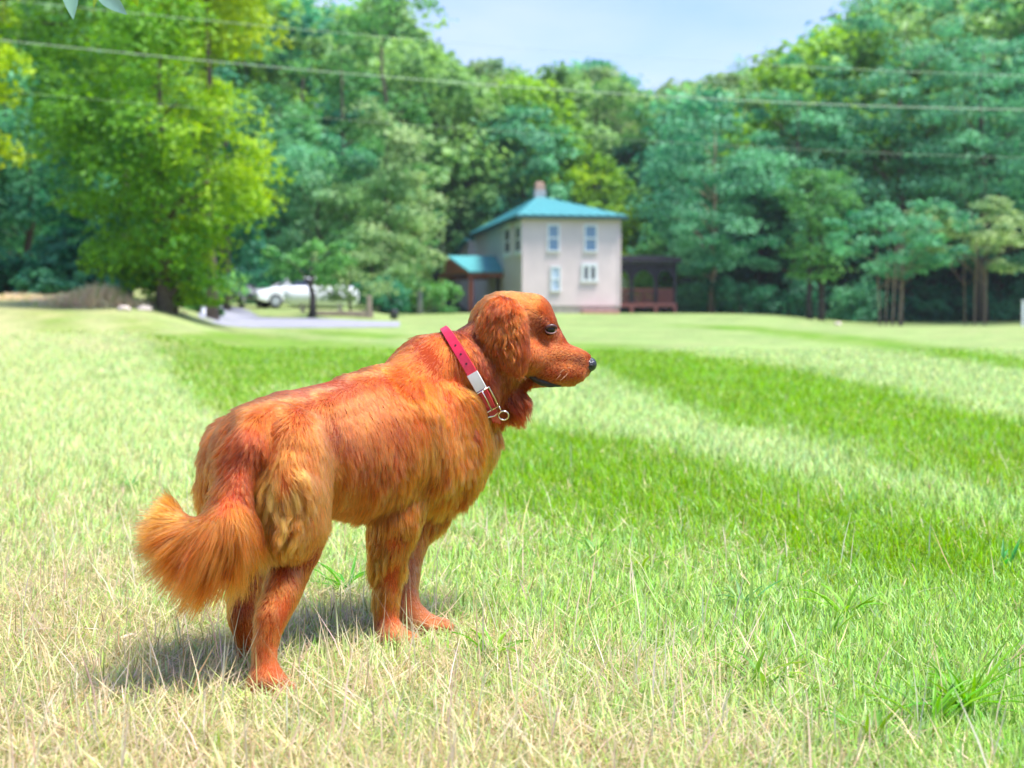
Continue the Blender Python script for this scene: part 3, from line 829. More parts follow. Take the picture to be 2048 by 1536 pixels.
def fur_mat():
    m = bpy.data.materials.new("red_fur"); m.use_nodes = True
    n, l = m.node_tree.nodes, m.node_tree.links
    n.clear()
    o = n.new("ShaderNodeOutputMaterial")
    h = n.new("ShaderNodeBsdfHairPrincipled")
    try: h.model = 'CHIANG'
    except Exception: pass
    h.parametrization = 'COLOR'
    h.inputs['Roughness'].default_value = .34
    h.inputs['Radial Roughness'].default_value = .55
    h.inputs['Coat'].default_value = .0
    h.inputs['IOR'].default_value = 1.33
    h.inputs['Random Roughness'].default_value = .2
    a = n.new("ShaderNodeAttribute"); a.attribute_name = "hair_tint"
    l.new(a.outputs['Color'], h.inputs['Color']); l.new(h.outputs[0], o.inputs['Surface'])
    return m
FUR = fur_mat()
m_, n_, l_, SKINB = new_mat("dog_skin")
SKINB.inputs['Roughness'].default_value = .8
SKINB.inputs['Specular IOR Level'].default_value = .15
a_ = n_.new("ShaderNodeAttribute"); a_.attribute_name = "tint"; l_.new(a_.outputs['Color'], SKINB.inputs['Base Color'])
SKIN = m_

# face: eye, lids, nose, lips
EYE_P, EYE_N = skin(1102, 659)
LIP = [skin(x, y)[0] for x, y in ((1058,751),(1070,757),(1084,763),(1100,768),(1122,771))]
NOSE_C = at(1179, 729, 3.068)
BARE = [(EYE_P, .0125), (NOSE_C, .0165)] + [(p, .0055) for p in LIP]
grow_fur()
body_me.transform(Matrix.Translation(-DOG_AT))
body_me.polygons.foreach_set("use_smooth", np.ones(len(body_me.polygons), dtype=bool))
mesh_obj("body", body_me, SKIN, dog)

WETBLACK = plain("nose_leather", (.016, .015, .018), .22, var=.3, scale=900, bump=.25, spec=.6)
LIPMAT = plain("lip_skin", (.018, .008, .010), .55, var=.3, scale=120, bump=.2)
EYEMAT = plain("eye_amber", (.010, .005, .004), .22, var=.3, scale=60, spec=.3)
LIDMAT = plain("eyelid_skin", (.075, .022, .018), .4, var=.2, scale=200)
LIDPINK = plain("lower_lid_skin", (.26, .12, .11), .35, var=.15, scale=200)
def loc(p): return Vector(p) - DOG_AT
def face():
    m = MB(); c = loc(EYE_P - EYE_N * .0050)
    m.ball(c, .0126, 24, 16)
    eye = m.done("eye", EYEMAT, dog, True)
    f = Vector((0, -1, 0)).lerp(EYE_N, .5).normalized()
    s = Vector((1, 0, 0)); s = (s - f * s.dot(f)).normalized(); u = s.cross(f); u = u if u.z > 0 else -u
    rim = c + f * .0075
    arc = lambda sg, hh: [rim + s * (.0125 * math.cos(a)) + u * (sg * hh * math.sin(a)) + f * (.0035 * math.sin(a)) for a in np.linspace(0, math.pi, 11)]
    MB().tube(arc(1, .0078), [.0012, .0022, .003, .0035, .0038, .0039, .0038, .0035, .003, .0022, .0012], 8).done("upper_eyelid", LIDMAT, dog, True)
    MB().tube(arc(-1, .0080), [.0008, .0010, .0012, .0014, .0015, .0015, .0015, .0014, .0012, .001, .0008], 8).done("lower_eyelid", LIDPINK, dog, True)
    # nose: rounded leather with two nostrils
    bm = MB(); n0 = loc(NOSE_C)
    bm.ball(n0, (.0150, .0180, .0150), 20, 14)
    bm.ball(n0 + Vector((-.004, 0, .006)), (.012, .015, .009), 16, 10)
    bm.ball(n0 + Vector((-.003, 0, -.008)), (.009, .008, .011), 16, 10)
    for sy in (-1, 1): bm.ball(n0 + Vector((-.002, sy * .009, -.002)), (.011, .009, .0105), 16, 10)
    nose = bm.done("nose", WETBLACK, dog, True)
    ndark = plain("nostril_dark", (.003, .003, .003), .6)
    for sy in (-1, 1): MB().ball(n0 + Vector((.001, sy * .0165, -.0015)), (.0055, .0022, .0030), 12, 8).done("nostril", ndark, nose, True)
    # dark loose lip at the corner of the mouth
    pts = [loc(p) for p in LIP]
    MB().tube([p + Vector((0, .0025, 0)) for p in pts], [.0034, .0078, .0092, .0074, .0030], 10).done("lip", LIPMAT, dog, True)
    # whiskers
    wm = MB()
    for k, (x, y) in enumerate(((1128,738),(1136,745),(1122,748),(1142,735),(1130,752))):
        p, nn = skin(x, y); p = loc(p)
        dv = (nn * .7 + Vector((-.35, 0, -.45 + .1 * k))).normalized()
        wm.tube([p, p + dv * .010 + Vector((-.001, 0, -.001)), p + dv * .020 + Vector((-.004, 0, -.003))], [.00028, .0002, .0001], 5)
    wm.done("whisker", plain("whisker_hair", (.75, .5, .3), .4), dog, True)
face()

# collar: red leather strap round the neck, steel buckle and ring
RED = plain("red_leather", (.62, .016, .050), .32, var=.15, scale=60, bump=.1, spec=.6)
STEEL = plain("nickel", (.80, .70, .60), .18, metal=1.0, var=.1, scale=30)
TAPE = plain("white_tape", (.78, .77, .72), .3, var=.06, scale=40)
def collar_build():
    ax = Vector((.87, 0, .49)).normalized()                       # along the neck
    up = Vector((-.49, 0, .87)); sd = Vector((0, -1, 0))
    c = at(939, 752, 3.04)
    N = 72
    # find the neck's outline and lay the strap just over the fur
    prof = []
    for i in range(N):
        a = 2 * math.pi * i / N
        dv = up * math.cos(a) + sd * math.sin(a)
        h = BVH.ray_cast(c + dv * .30, -dv)
        r = .30 - h[3] if h[0] is not None else .1
        prof.append(min(max(r, .07), .125))
    prof = np.array(prof)
    for _ in range(10): prof = (np.roll(prof, 1) + prof * 2 + np.roll(prof, -1)) / 4
    prof = prof + .0055
    def P(a, off=0.0, along=0.0):
        k = (a / (2 * math.pi) * N) % N; i = int(k); f = k - i
        r = prof[i] * (1 - f) + prof[(i + 1) % N] * f + off
        bow = .012 * math.sin(a)                                  # sits a little forward on the near side
        return c + (up * math.cos(a) + sd * math.sin(a)) * r + ax * (along + bow) - DOG_AT
    def band(name, a0, a1, w, off, th, mat, parent, n=60, closed=False):
        m = MB(); rings = []
        for i in range(n + (0 if closed else 1)):
            a = a0 + (a1 - a0) * i / n
            rings.append([m.bm.verts.new(P(a, o, s * (.62 + .38 * abs(math.sin(a))))) for o, s in ((off, -w/2), (off + th, -w/2 + .001), (off + th, w/2 - .001), (off, w/2))])
        L = len(rings)
        for i in range(L if closed else L - 1):
            x, y = rings[i], rings[(i + 1) % L]
            for k in range(4): m.bm.faces.new((x[k], x[(k+1) % 4], y[(k+1) % 4], y[k]))
        if not closed: m.bm.faces.new(rings[0]); m.bm.faces.new(list(reversed(rings[-1])))
        return m.done(name, mat, parent, False)
    strap = band("collar", 0, 2 * math.pi, .0215, 0, .0035, RED, dog, 72, True)
    strap['label'] = "red leather collar with punched holes, white keeper and nickel buckle"
    band("keeper", R(88), R(106), .0235, .0036, .0016, TAPE, strap, 8)
    hm = None
    for a in (58, 68, 78):
        q = P(R(a), .0036); nn = (up * math.cos(R(a)) + sd * math.sin(R(a))).normalized()
        m = MB(); m.tube([q - nn * .001, q + nn * .0006], .0021, 10); h = m.done("punched_hole", plain("hole_dark", (.02, .004, .006), .8), strap)
    def loop(name, a0, a1, w, r, off=.007):
        pts = [P(R(a0), off, -w/2), P(R((a0 + a1)/2), off + .002, -w/2), P(R(a1), off, -w/2), P(R(a1), off, w/2), P(R((a0 + a1)/2), off + .002, w/2), P(R(a0), off, w/2)]
        m = MB(); m.tube(pts, r, 8, closed=True); return m.done(name, STEEL, strap, True)
    b = loop("buckle", 107, 133, .031, .0017)
    m = MB(); m.tube([P(R(133), .008, 0), P(R(118), .010, 0), P(R(107), .009, 0)], .0016, 8); m.done("buckle_pin", STEEL, b, True)
    # ring hanging under the throat
    q = P(R(140), .010, .012)
    ring = [q + Vector((.008 + .010 * math.cos(t), -.004 * math.sin(t), -.007 + .009 * math.sin(t))) for t in np.linspace(0, 2 * math.pi, 24, endpoint=False)]
    m = MB(); m.tube(ring, .0018, 8, closed=True); m.done("leash_ring", STEEL, strap, True)
    q = P(R(136), .008, .0)
    m = MB(); m.tube([P(R(134), .006, -.016), P(R(139), .009, -.015), P(R(143), .008, 0), P(R(139), .009, .016), P(R(134), .006, .016)], .0017, 8); m.done("ring_holder", STEEL, strap, True)
collar_build()
# ------------------------------------------------------------------ trees
LEAF = leaf_mat("tree_leaf", "tint", rough=.5, trans=.42, spec=.3)
BARK = plain("bark", (.115, .085, .060), .9, var=.35, scale=14, bump=.6)
BARK_PALE = plain("bark_pale", (.30, .215, .145), .9, var=.3, scale=14, bump=.5)
BARK_GREY = plain("bark_grey", (.26, .26, .25), .9, var=.25, scale=14, bump=.5)
BARK_DARK = plain("bark_dark", (.055, .045, .040), .9, var=.3, scale=14, bump=.5)
PAL = {   # shaded leaf colour, bright leaf colour
 'teal':  ((.026,.195,.095), (.250,.610,.310)),
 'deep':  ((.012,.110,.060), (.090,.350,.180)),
 'mid':   ((.040,.190,.050), (.220,.520,.130)),
 'pale':  ((.120,.260,.080), (.460,.600,.260)),
 'maple': ((.045,.190,.014), (.210,.480,.030)),
 'yellow':((.200,.400,.006), (.500,.680,.010)),
 'lime':  ((.105,.290,.025), (.340,.600,.060)),
 'olive': ((.110,.180,.010), (.320,.420,.020)),
 'hill':  ((.100,.250,.065), (.340,.580,.160)),
}
def crown_mesh(seed, W, H, clumps, per, leaf, pal, squash=.6, shape='round', csize=.2, accent=None, depth=None, hollow=.35):
    """crown of leaf-sized faces gathered in clumps; origin at the bottom centre of the crown.
    returns mesh and the clump centres"""
    rng = np.random.default_rng(seed)
    depth = depth or W
    c = []
    while len(c) < clumps:
        p = rng.uniform(-1, 1, 3); h = (p[2] + 1) / 2
        if shape == 'round': rad = math.sqrt(max(0, 1 - (2 * h - 1) ** 2)) ** .8
        elif shape == 'oval': rad = math.sin(math.pi * min(1, h ** .75 * .98 + .02)) ** .7
        elif shape == 'cone': rad = (1 - h) ** .8 + .08
        elif shape == 'column': rad = .95 if .06 < h < .8 else max(.25, 1 - abs(h - .43) * 1.4)
        elif shape == 'umbrella': rad = (.55 + .45 * h) if h < .75 else (1 - h) * 3.2
        else: rad = 1
        r = math.hypot(p[0], p[1])
        if r > rad: continue
        if r < rad * hollow and h < .85 and rng.random() < .8: continue
        c.append((p[0] * W / 2, p[1] * depth / 2, h * H))
    c = np.array(c)
    lo, hi = c[:, 2].min(), c[:, 2].max()
    c[:, 2] = H * (.06 + .87 * (c[:, 2] - lo) / (hi - lo))
    n = clumps * per
    ci = np.repeat(np.arange(clumps), per)
    cs = csize * min(W, H * 1.3) * rng.uniform(.6, 1.25, clumps)
    q = rng.normal(0, 1, (n, 3)); q /= np.linalg.norm(q, axis=1)[:, None]
    q *= (rng.random(n) ** .40)[:, None]
    # sub-lobes make the clump edge uneven
    lob = rng.normal(0, .45, (clumps, 6, 3)); pick = rng.integers(0, 6, n)
    q = q * .62 + lob[ci, pick] * .8
    o = q * cs[ci][:, None] * np.array([1, 1, squash])[None]
    # clump edges droop
    o[:, 2] -= squash * .35 * (o[:, 0] ** 2 + o[:, 1] ** 2) / (cs[ci] + .01)
    p = c[ci] + o
    p[:, 2] = np.maximum(p[:, 2], rng.uniform(-.03, .03, n) * H)
    out = q + (p - np.array([0, 0, H * .45])) / np.array([W, depth, H]) * 1.2
    out /= np.linalg.norm(out, axis=1)[:, None] + 1e-9
    nrm = out * .55 + np.array([0, 0, .55])[None] + rng.normal(0, .42, (n, 3))
    nrm /= np.linalg.norm(nrm, axis=1)[:, None]
    t = np.cross(nrm, rng.normal(0, 1, (n, 3))); t /= np.linalg.norm(t, axis=1)[:, None] + 1e-9
    b = np.cross(nrm, t)
    s = leaf * rng.uniform(.6, 1.3, n)[:, None]
    V = np.stack([p - t * s, p + b * s * .62 + nrm * s * .12, p + t * s, p - b * s * .62 + nrm * s * .12], 1)
    a0, a1 = np.array(PAL[pal][0]), np.array(PAL[pal][1])
    k = np.clip(.45 + rng.normal(0, .22, clumps)[ci] + rng.normal(0, .25, n), 0, 1)[:, None]
    col = a0 * (1 - k) + a1 * k
    if accent:                                       # part of the crown carries another leaf colour
        kind, (cx, cz), rr, amt = accent
        b0, b1 = np.array(PAL[kind][0]), np.array(PAL[kind][1])
        dd = np.hypot(p[:, 0] / W - cx, p[:, 2] / H - cz) / rr
        w = (np.clip(1.25 - dd + rng.normal(0, .15, n), 0, 1) * amt)[:, None]
        col = col * (1 - w) + (b0 * (1 - k) + b1 * k) * w
    me = np_mesh("crown", V.reshape(-1, 3), [np.arange(n * 4).reshape(-1, 4)], smooth=False)
    set_col(me, "tint", np.repeat(col, 4, axis=0))
    me.materials.append(LEAF)
    return me, c

def trunk_mesh(seed, H0, c, r0, mat, lean=0.0, stems=1, limbs=12, gap=.6):
    """tapered stem(s) from the ground with limbs out to the clumps; c are clump centres measured from the ground"""
    rng = random.Random(seed)
    m = MB()
    top = max(p[2] for p in c) * .86
    for s in range(stems):
        bx, by = (0, 0) if stems == 1 else (rng.uniform(-gap, gap), rng.uniform(-gap, gap) * .6)
        lx, ly = rng.uniform(-1, 1) * lean * top, rng.uniform(-1, 1) * lean * top
        rr = r0 if stems == 1 else r0 * rng.uniform(.6, 1)
        K = 9; pts, rad = [], []
        for k in range(K):
            t = k / (K - 1)
            pts.append(Vector((bx + lx * t + rng.uniform(-1, 1) * rr * .5 * (k > 0), by + ly * t + rng.uniform(-1, 1) * rr * .5 * (k > 0), top * t - .25 * (k == 0))))
            rad.append(rr * (1.35 if k == 0 else (1 - t) ** .8 * .95 + .08))
        m.tube(pts, rad, 8)
        sel = rng.sample(list(range(len(c))), min(limbs, len(c)))
        for i in sel:
            q = Vector(c[i]); zt = max(H0 * .75, q.z - (q.xy - Vector((bx, by))).length * rng.uniform(.35, .8))
            t = min(.92, max(.05, zt / top)); k = t * (K - 1); j = int(k)
            p = pts[j].lerp(pts[j + 1], k - j); r = rr * ((1 - t) ** .8 * .95 + .08)
            mid = p.lerp(q, .5) + Vector((0, 0, .12 * (q - p).length))
            m.tube([p, mid, p.lerp(q, .95)], [r * .55, r * .34, r * .10], 6)
    return m.done("trunk", mat, None, True)

def tree(name, px, d, top, width, base, pal, label, seed, clumps=42, per=150, leaf=.16, squash=.6, shape='round', bark=None, r0=None, lean=.02, stems=1, csize=.2,
         accent=None, cat="tree", group=None, limbs=12, depth=None, hollow=.35, gap=.6):
    """px: bearing, d: distance; top/base: photo rows of the crown's top and bottom; width in photo pixels"""
    g = stand(px, d)
    zt = at(px, top, d).z - g.z; zb = max(.0, at(px, base, d).z - g.z)
    W = width * d / FPX; H = zt - zb
    root = empty(name, g)
    tag(root, label, cat, group)
    me, c = crown_mesh(seed, W, H, clumps, per, leaf, pal, squash, shape, csize, accent, depth and depth * W, hollow)
    cr = mesh_obj("crown", me, None, root); cr.location = (0, 0, zb)
    c = c + np.array([0, 0, zb])
    tr = trunk_mesh(seed, zb, c, r0 or max(.08, .016 * zt), bark or BARK, lean, stems, limbs, gap)
    tr.parent = root
    return root

# left side
tree("maple_tree", 330, 37, -40, 440, 585, 'maple', "big bright green maple at left, its right hand edge turning yellow", 1, 74, 230, .085, .6, 'oval', r0=.20, csize=.17, accent=('yellow', (.50, .52), .42, 1.0), limbs=24)
tree("maple_tree", 352, 37.5, 430, 190, 606, 'maple', "low yellow green maple limbs hanging nearly to the ground below the big maple", 2, 22, 190, .075, .8, 'round', r0=.05, csize=.28, accent=('yellow', (.2, .6), .7, 1.0))
tree("shade_tree", 425, 44, -260, 380, 95, 'olive', "tall olive leaved tree whose crown bottom shows at the top left above the maple", 3, 46, 210, .09, .7, 'round', r0=.16, csize=.22, accent=('yellow', (.3, .2), .5, .7))
tree("shade_tree", -85, 30, -120, 260, 400, 'olive', "yellow green tree reaching in at the left edge of the photo", 4, 40, 170, .08, .7, 'round', csize=.2, accent=('yellow', (.45, .5), .4, 1.0))
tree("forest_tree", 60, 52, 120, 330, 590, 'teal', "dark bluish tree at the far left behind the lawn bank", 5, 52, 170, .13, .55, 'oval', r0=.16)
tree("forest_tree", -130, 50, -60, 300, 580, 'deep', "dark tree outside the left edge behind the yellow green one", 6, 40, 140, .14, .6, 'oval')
tree("forest_tree", 190, 60, -60, 360, 560, 'deep', "tall dark green tree rising behind the big maple", 7, 60, 160, .15, .55, 'oval')
tree("forest_tree", 20, 66, -160, 420, 560, 'mid', "tallest green tree at upper left, behind the dark bluish one", 8, 60, 170, .16, .6, 'oval')
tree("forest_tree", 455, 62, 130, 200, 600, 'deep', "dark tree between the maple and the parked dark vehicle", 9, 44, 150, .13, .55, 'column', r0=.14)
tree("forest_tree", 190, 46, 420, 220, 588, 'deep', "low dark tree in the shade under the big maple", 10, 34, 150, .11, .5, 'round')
tree("maple_tree", 250, 47, -220, 520, 330, 'maple', "tall green tree filling the upper left corner behind the big maple", 70, 90, 200, .11, .6, 'round', csize=.15, accent=('yellow', (.3, .3), .35, .6), limbs=14)
tree("yard_tree", 700, 61, 500, 125, 600, 'pale', "low pale green young tree hiding the right end of the propane tank", 71, 20, 130, .09, .6, 'round', BARK, .06, csize=.28, limbs=6)
# middle
tree("forest_tree", 560, 84, 70, 260, 600, 'mid', "leafy green tree behind the parked white car", 11, 56, 160, .16, .55, 'oval', accent=('teal', (0, .2), .6, .8))
tree("forest_tree", 690, 90, 25, 230, 600, 'mid', "tall loose green tree whose thin top stands against the sky left of the house", 12, 56, 130, .17, .5, 'cone', csize=.17)
tree("forest_tree", 775, 94, -60, 190, 600, 'mid', "tallest spired tree in the middle, its tip leaving the photo at the top", 13, 44, 120, .17, .55, 'column', csize=.22)
tree("forest_tree", 640, 82, 270, 260, 560, 'teal', "spreading bluish green tree above the white propane tank", 14, 52, 160, .13, .5, 'round', accent=('pale', (.25, .35), .45, .8))
tree("yard_tree", 622, 57, 485, 230, 566, 'mid', "small yard tree with a dark bare trunk in front of the propane tank", 15, 20, 120, .10, .55, 'umbrella', BARK_DARK, .15, csize=.22, limbs=8)
tree("forest_tree", 775, 80, 190, 200, 590, 'pale', "pale green tree with creamy leaf clumps left of the house", 16, 56, 150, .14, .55, 'oval', accent=('mid', (-.2, .2), .6, .8))
tree("yard_tree", 838, 84, 340, 90, 560, 'pale', "slim light green tree touching the porch roof, on a grey trunk", 17, 34, 130, .13, .6, 'column', BARK_GREY, .16, csize=.3)
tree("forest_tree", 745, 77, 400, 190, 612, 'mid', "bushy yellow green tree behind the timber edging", 18, 38, 140, .12, .55, 'oval', accent=('pale', (.2, .6), .5, 1.0))
tree("forest_tree", 520, 86, 400, 200, 570, 'deep', "dark tree in shade straight behind the white car", 19, 36, 140, .14, .55, 'round')
# behind and round the house
tree("forest_tree", 1045, 114, 215, 230, 470, 'teal', "round dark bluish tree directly behind the house chimney", 20, 50, 170, .20, .6, 'round')
tree("forest_tree", 1195, 112, 320, 130, 470, 'lime', "bright lime green tree behind the house roof", 21, 34, 150, .17, .6, 'round', accent=('yellow', (-.2, .8), .4, .8))
tree("forest_tree", 1285, 104, 380, 150, 590, 'lime', "lime green tree just right of the house above the dark porch", 22, 40, 160, .16, .6, 'oval', accent=('yellow', (-.2, .5), .35, .7))
tree("forest_tree", 1235, 122, 250, 150, 480, 'deep', "dark green tree in the notch between house roof and lime trees", 23, 34, 150, .2, .55, 'oval')
tree("forest_tree", 955, 112, 330, 150, 540, 'mid', "mid green tree behind the far left corner of the house", 24, 36, 150, .18, .6, 'oval', accent=('pale', (-.2, .6), .5, .8))
tree("forest_tree", 1330, 100, 440, 150, 600, 'mid', "green tree seen through and above the dark side porch", 25, 34, 140, .15, .55, 'round')
# right side, layered bluish trees
tree("forest_tree", 1425, 93, 180, 320, 560, 'teal', "wide layered bluish tree with a sunlit tan trunk right of the side porch", 26, 72, 190, .135, .36, 'oval', BARK_PALE, .20, csize=.17, lean=.0)
tree("forest_tree", 1590, 96, 95, 280, 560, 'teal', "tall layered bluish tree behind the one with the tan trunk", 27, 62, 180, .15, .38, 'oval', csize=.17)
tree("forest_tree", 1632, 86, 330, 190, 560, 'mid', "dark multi stemmed tree with upright boughs right of the tan trunk", 28, 36, 150, .13, .5, 'umbrella', BARK_DARK, .22, lean=.05, stems=3)
tree("forest_tree", 1700, 104, 20, 300, 540, 'mid', "tall tree with an airy top against the sky at upper right", 29, 56, 150, .17, .5, 'cone', csize=.17)
tree("forest_tree", 1795, 98, -40, 360, 560, 'teal', "big layered bluish tree filling the upper right", 30, 76, 190, .155, .36, 'oval', csize=.16)
tree("forest_tree", 1965, 94, -30, 360, 560, 'teal', "rightmost big layered tree reaching the top of the photo", 31, 76, 190, .15, .36, 'oval', csize=.16)
tree("forest_tree", 2150, 86, 20, 360, 580, 'teal', "layered tree cut by the right edge of the photo", 32, 60, 160, .15, .36, 'oval', csize=.17)
tree("young_tree", 1795, 76, 400, 300, 555, 'teal', "cluster of thin pale stems under a low flat crown at lower right", 33, 44, 170, .11, .42, 'round', BARK_PALE, .06, .05, 5, .17, limbs=6, gap=1.0)
tree("young_tree", 1948, 78, 395, 370, 545, 'pale', "spreading flat crowned young tree on a bundle of pale trunks at far right", 34, 52, 170, .11, .40, 'umbrella', BARK_PALE, .042, .03, 3, .15, limbs=6, gap=.8)
tree("forest_tree", 1560, 108, 130, 200, 500, 'hill', "thin half bare tree poking above the right hand wood", 35, 26, 90, .16, .5, 'cone', csize=.15)
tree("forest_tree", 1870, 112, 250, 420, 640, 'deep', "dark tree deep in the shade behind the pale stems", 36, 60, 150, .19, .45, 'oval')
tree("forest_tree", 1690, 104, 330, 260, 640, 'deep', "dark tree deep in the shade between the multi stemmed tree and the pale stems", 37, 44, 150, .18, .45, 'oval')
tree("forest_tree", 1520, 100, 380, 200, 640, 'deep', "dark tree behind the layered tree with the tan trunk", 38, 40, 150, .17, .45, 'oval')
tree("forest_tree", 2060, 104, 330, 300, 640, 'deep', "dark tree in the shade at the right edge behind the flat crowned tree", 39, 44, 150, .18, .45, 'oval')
# shrubs along the wood's foot
def shrub(px, d, top, width, pal, label, seed, **kw):
    tree("shrub", px, d, top, width, 660, pal, label, seed, clumps=kw.pop('clumps', 22), per=kw.pop('per', 120), leaf=kw.pop('leaf', .11), squash=.6, shape='round', r0=.05, csize=.3, cat="shrub", limbs=5, hollow=.1, **kw)
shrub(100, 44, 542, 130, 'teal', "rounded bluish shrub standing on the bank at far left", 51)
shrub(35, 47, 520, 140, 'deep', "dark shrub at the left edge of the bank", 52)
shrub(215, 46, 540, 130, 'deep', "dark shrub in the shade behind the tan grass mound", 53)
shrub(410, 50, 540, 110, 'mid', "green shrub just right of the low maple limbs", 54)
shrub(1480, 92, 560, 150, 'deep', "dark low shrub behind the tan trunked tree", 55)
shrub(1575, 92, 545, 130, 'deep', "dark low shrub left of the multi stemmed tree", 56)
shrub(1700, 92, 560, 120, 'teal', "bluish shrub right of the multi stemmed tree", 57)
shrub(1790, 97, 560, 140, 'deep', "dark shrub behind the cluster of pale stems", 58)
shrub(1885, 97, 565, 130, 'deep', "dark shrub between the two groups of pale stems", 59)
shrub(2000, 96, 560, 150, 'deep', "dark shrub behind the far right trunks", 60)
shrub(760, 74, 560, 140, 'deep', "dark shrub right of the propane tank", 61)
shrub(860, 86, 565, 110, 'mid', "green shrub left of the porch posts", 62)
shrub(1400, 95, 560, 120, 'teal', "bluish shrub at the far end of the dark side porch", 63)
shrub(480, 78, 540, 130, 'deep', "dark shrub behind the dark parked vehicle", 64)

# the wooded hillside behind, single trees one behind the other, sharing a few crowns
def hillside():
    rng = random.Random(77)
    kinds = []
    for i, (pal, shp) in enumerate((('hill', 'round'), ('mid', 'oval'), ('lime', 'round'), ('teal', 'oval'), ('pale', 'round'), ('deep', 'cone'))):
        me, c = crown_mesh(200 + i, 9.0, 11.0, 40, 130, .27, pal, .55, shp, .22)
        t = trunk_mesh(300 + i, 2.0, c + np.array([0, 0, 3.0]), .2, BARK, limbs=8)
        kinds.append((me, t.data)); bpy.data.objects.remove(t)
    names = ["hazy green", "mid green", "lime green", "bluish", "pale green", "dark pointed"]
    spots = []
    for d, a, b, step in ((92, -1500, -300, 240), (100, 2300, 3300, 240), (108, -1200, 840, 150), (110, 1400, 3000, 150), (120, -900, 2900, 140), (136, -200, 2260, 118), (154, 40, 2200, 110), (172, 80, 1700, 104), (190, 300, 1640, 100), (208, 500, 1560, 96)):
        x = a
        while x < b:
            spots.append((x + rng.uniform(-25, 25), d + rng.uniform(-6, 6)))
            x += step * rng.uniform(.8, 1.15)
    for x, d in spots:
        g = stand(x, d)
        # the ridge dips in a notch right of the middle
        want = np.interp(x, [-200, 500, 560, 640, 740, 800, 860, 940, 1010, 1060, 1130, 1200, 1290, 1340, 1420, 1520, 1620, 1720, 1800, 2300], [-150, -60, 30, 10, -20, 40, 100, 118, 108, 146, 130, 125, 195, 175, 145, 120, 80, 10, -40, -60]) + rng.uniform(-4, 34)
        top = at(x, want, d).z - g.z
        s = min(rng.uniform(.95, 1.3), top / 14.0) if x > 840 and x < 1500 else min(1.75, top / 14.0)
        if s < .45: continue
        k = rng.choices(range(6), (4, 3, 2, 2, 2, 1))[0]
        root = empty("hillside_tree", g, rng.uniform(0, 6.28))
        root.scale = (s * rng.uniform(.95, 1.2), s * rng.uniform(.95, 1.2), s)
        tag(root, names[k] + " tree of the wood that closes the view behind the lawn", "tree", "background wood, " + names[k] + " trees")
        cr = mesh_obj("crown", kinds[k][0], None, root); cr.location = (0, 0, 3.0)
        mesh_obj("trunk", kinds[k][1], None, root)
hillside()
# ------------------------------------------------------------------ the house
def siding_mat(name, rgb, pitch=.11):
    m, n, l, b = new_mat(name)
    b.inputs['Roughness'].default_value = .55
    tc = n.new("ShaderNodeTexCoord"); sp = n.new("ShaderNodeSeparateXYZ")
    ml = n.new("ShaderNodeMath"); ml.operation = 'MULTIPLY'; ml.inputs[1].default_value = 1 / pitch
    fr = n.new("ShaderNodeMath"); fr.operation = 'FRACT'
    bp = n.new("ShaderNodeBump"); bp.inputs['Strength'].default_value = .8; bp.inputs['Distance'].default_value = .015; bp.invert = True
    no = n.new("ShaderNodeTexNoise"); no.inputs['Scale'].default_value = 1.2; no.inputs['Detail'].default_value = 6
    rp = n.new("ShaderNodeValToRGB"); rp.color_ramp.elements[0].position = .3; rp.color_ramp.elements[1].position = .7
    rp.color_ramp.elements[0].color = (*[c * .93 for c in rgb], 1); rp.color_ramp.elements[1].color = (*[c * 1.05 for c in rgb], 1)
    l.new(tc.outputs['Object'], sp.inputs[0]); l.new(sp.outputs['Z'], ml.inputs[0]); l.new(ml.outputs[0], fr.inputs[0]); l.new(fr.outputs[0], bp.inputs['Height'])
    l.new(tc.outputs['Object'], no.inputs['Vector']); l.new(no.outputs['Fac'], rp.inputs['Fac']); l.new(rp.outputs['Color'], b.inputs['Base Color']); l.new(bp.outputs['Normal'], b.inputs['Normal'])
    return m
SIDING = siding_mat("tan_siding", (.69, .565, .54))
ROOFM = plain("blue_metal_roof", (.06, .30, .30), .55, var=.08, scale=1.5, spec=.6)
FASCIA = plain("green_fascia", (.020, .075, .075), .5)
TRIM = plain("white_trim", (.80, .81, .82), .45, var=.04)
GLASSB = plain("window_glass", (.10, .22, .36), .05, var=.25, scale=1.2, spec=1.0)  # blue base stands for the sky mirrored in the panes
GLASSD = plain("dark_window_glass", (.015, .02, .03), .06, var=.3, scale=1.2, spec=.7)
BRICK = plain("chimney_brick", (.52, .33, .24), .85, var=.25, scale=12, bump=.4)
MORTAR = plain("chimney_stone", (.45, .43, .42), .85, var=.2, scale=8, bump=.3)
CEDAR = plain("red_cedar", (.36, .095, .050), .6, var=.25, scale=5, bump=.2)
DECKRED = plain("deck_stain", (.20, .065, .060), .65, var=.2, scale=5, bump=.2)
PORCHDARK = plain("porch_dark_timber", (.012, .009, .018), .7, var=.2)  # near black: the shade under the deck roof is put into this colour
CONC = plain("concrete_block", (.42, .36, .31), .9, var=.2, scale=4, bump=.3)

HC = at(1045, 640, 85.0)
hb = Vector((-.164, .986, 0)).normalized(); ha = Vector((hb.y, -hb.x, 0))
HZ = zfs(HC.x + 3, HC.y + 3) - .15
house = empty("house", (HC.x, HC.y, HZ), math.atan2(ha.y, ha.x))
tag(house, "two storey tan house with a blue metal pyramid roof, brick chimney and timber porch", "house")
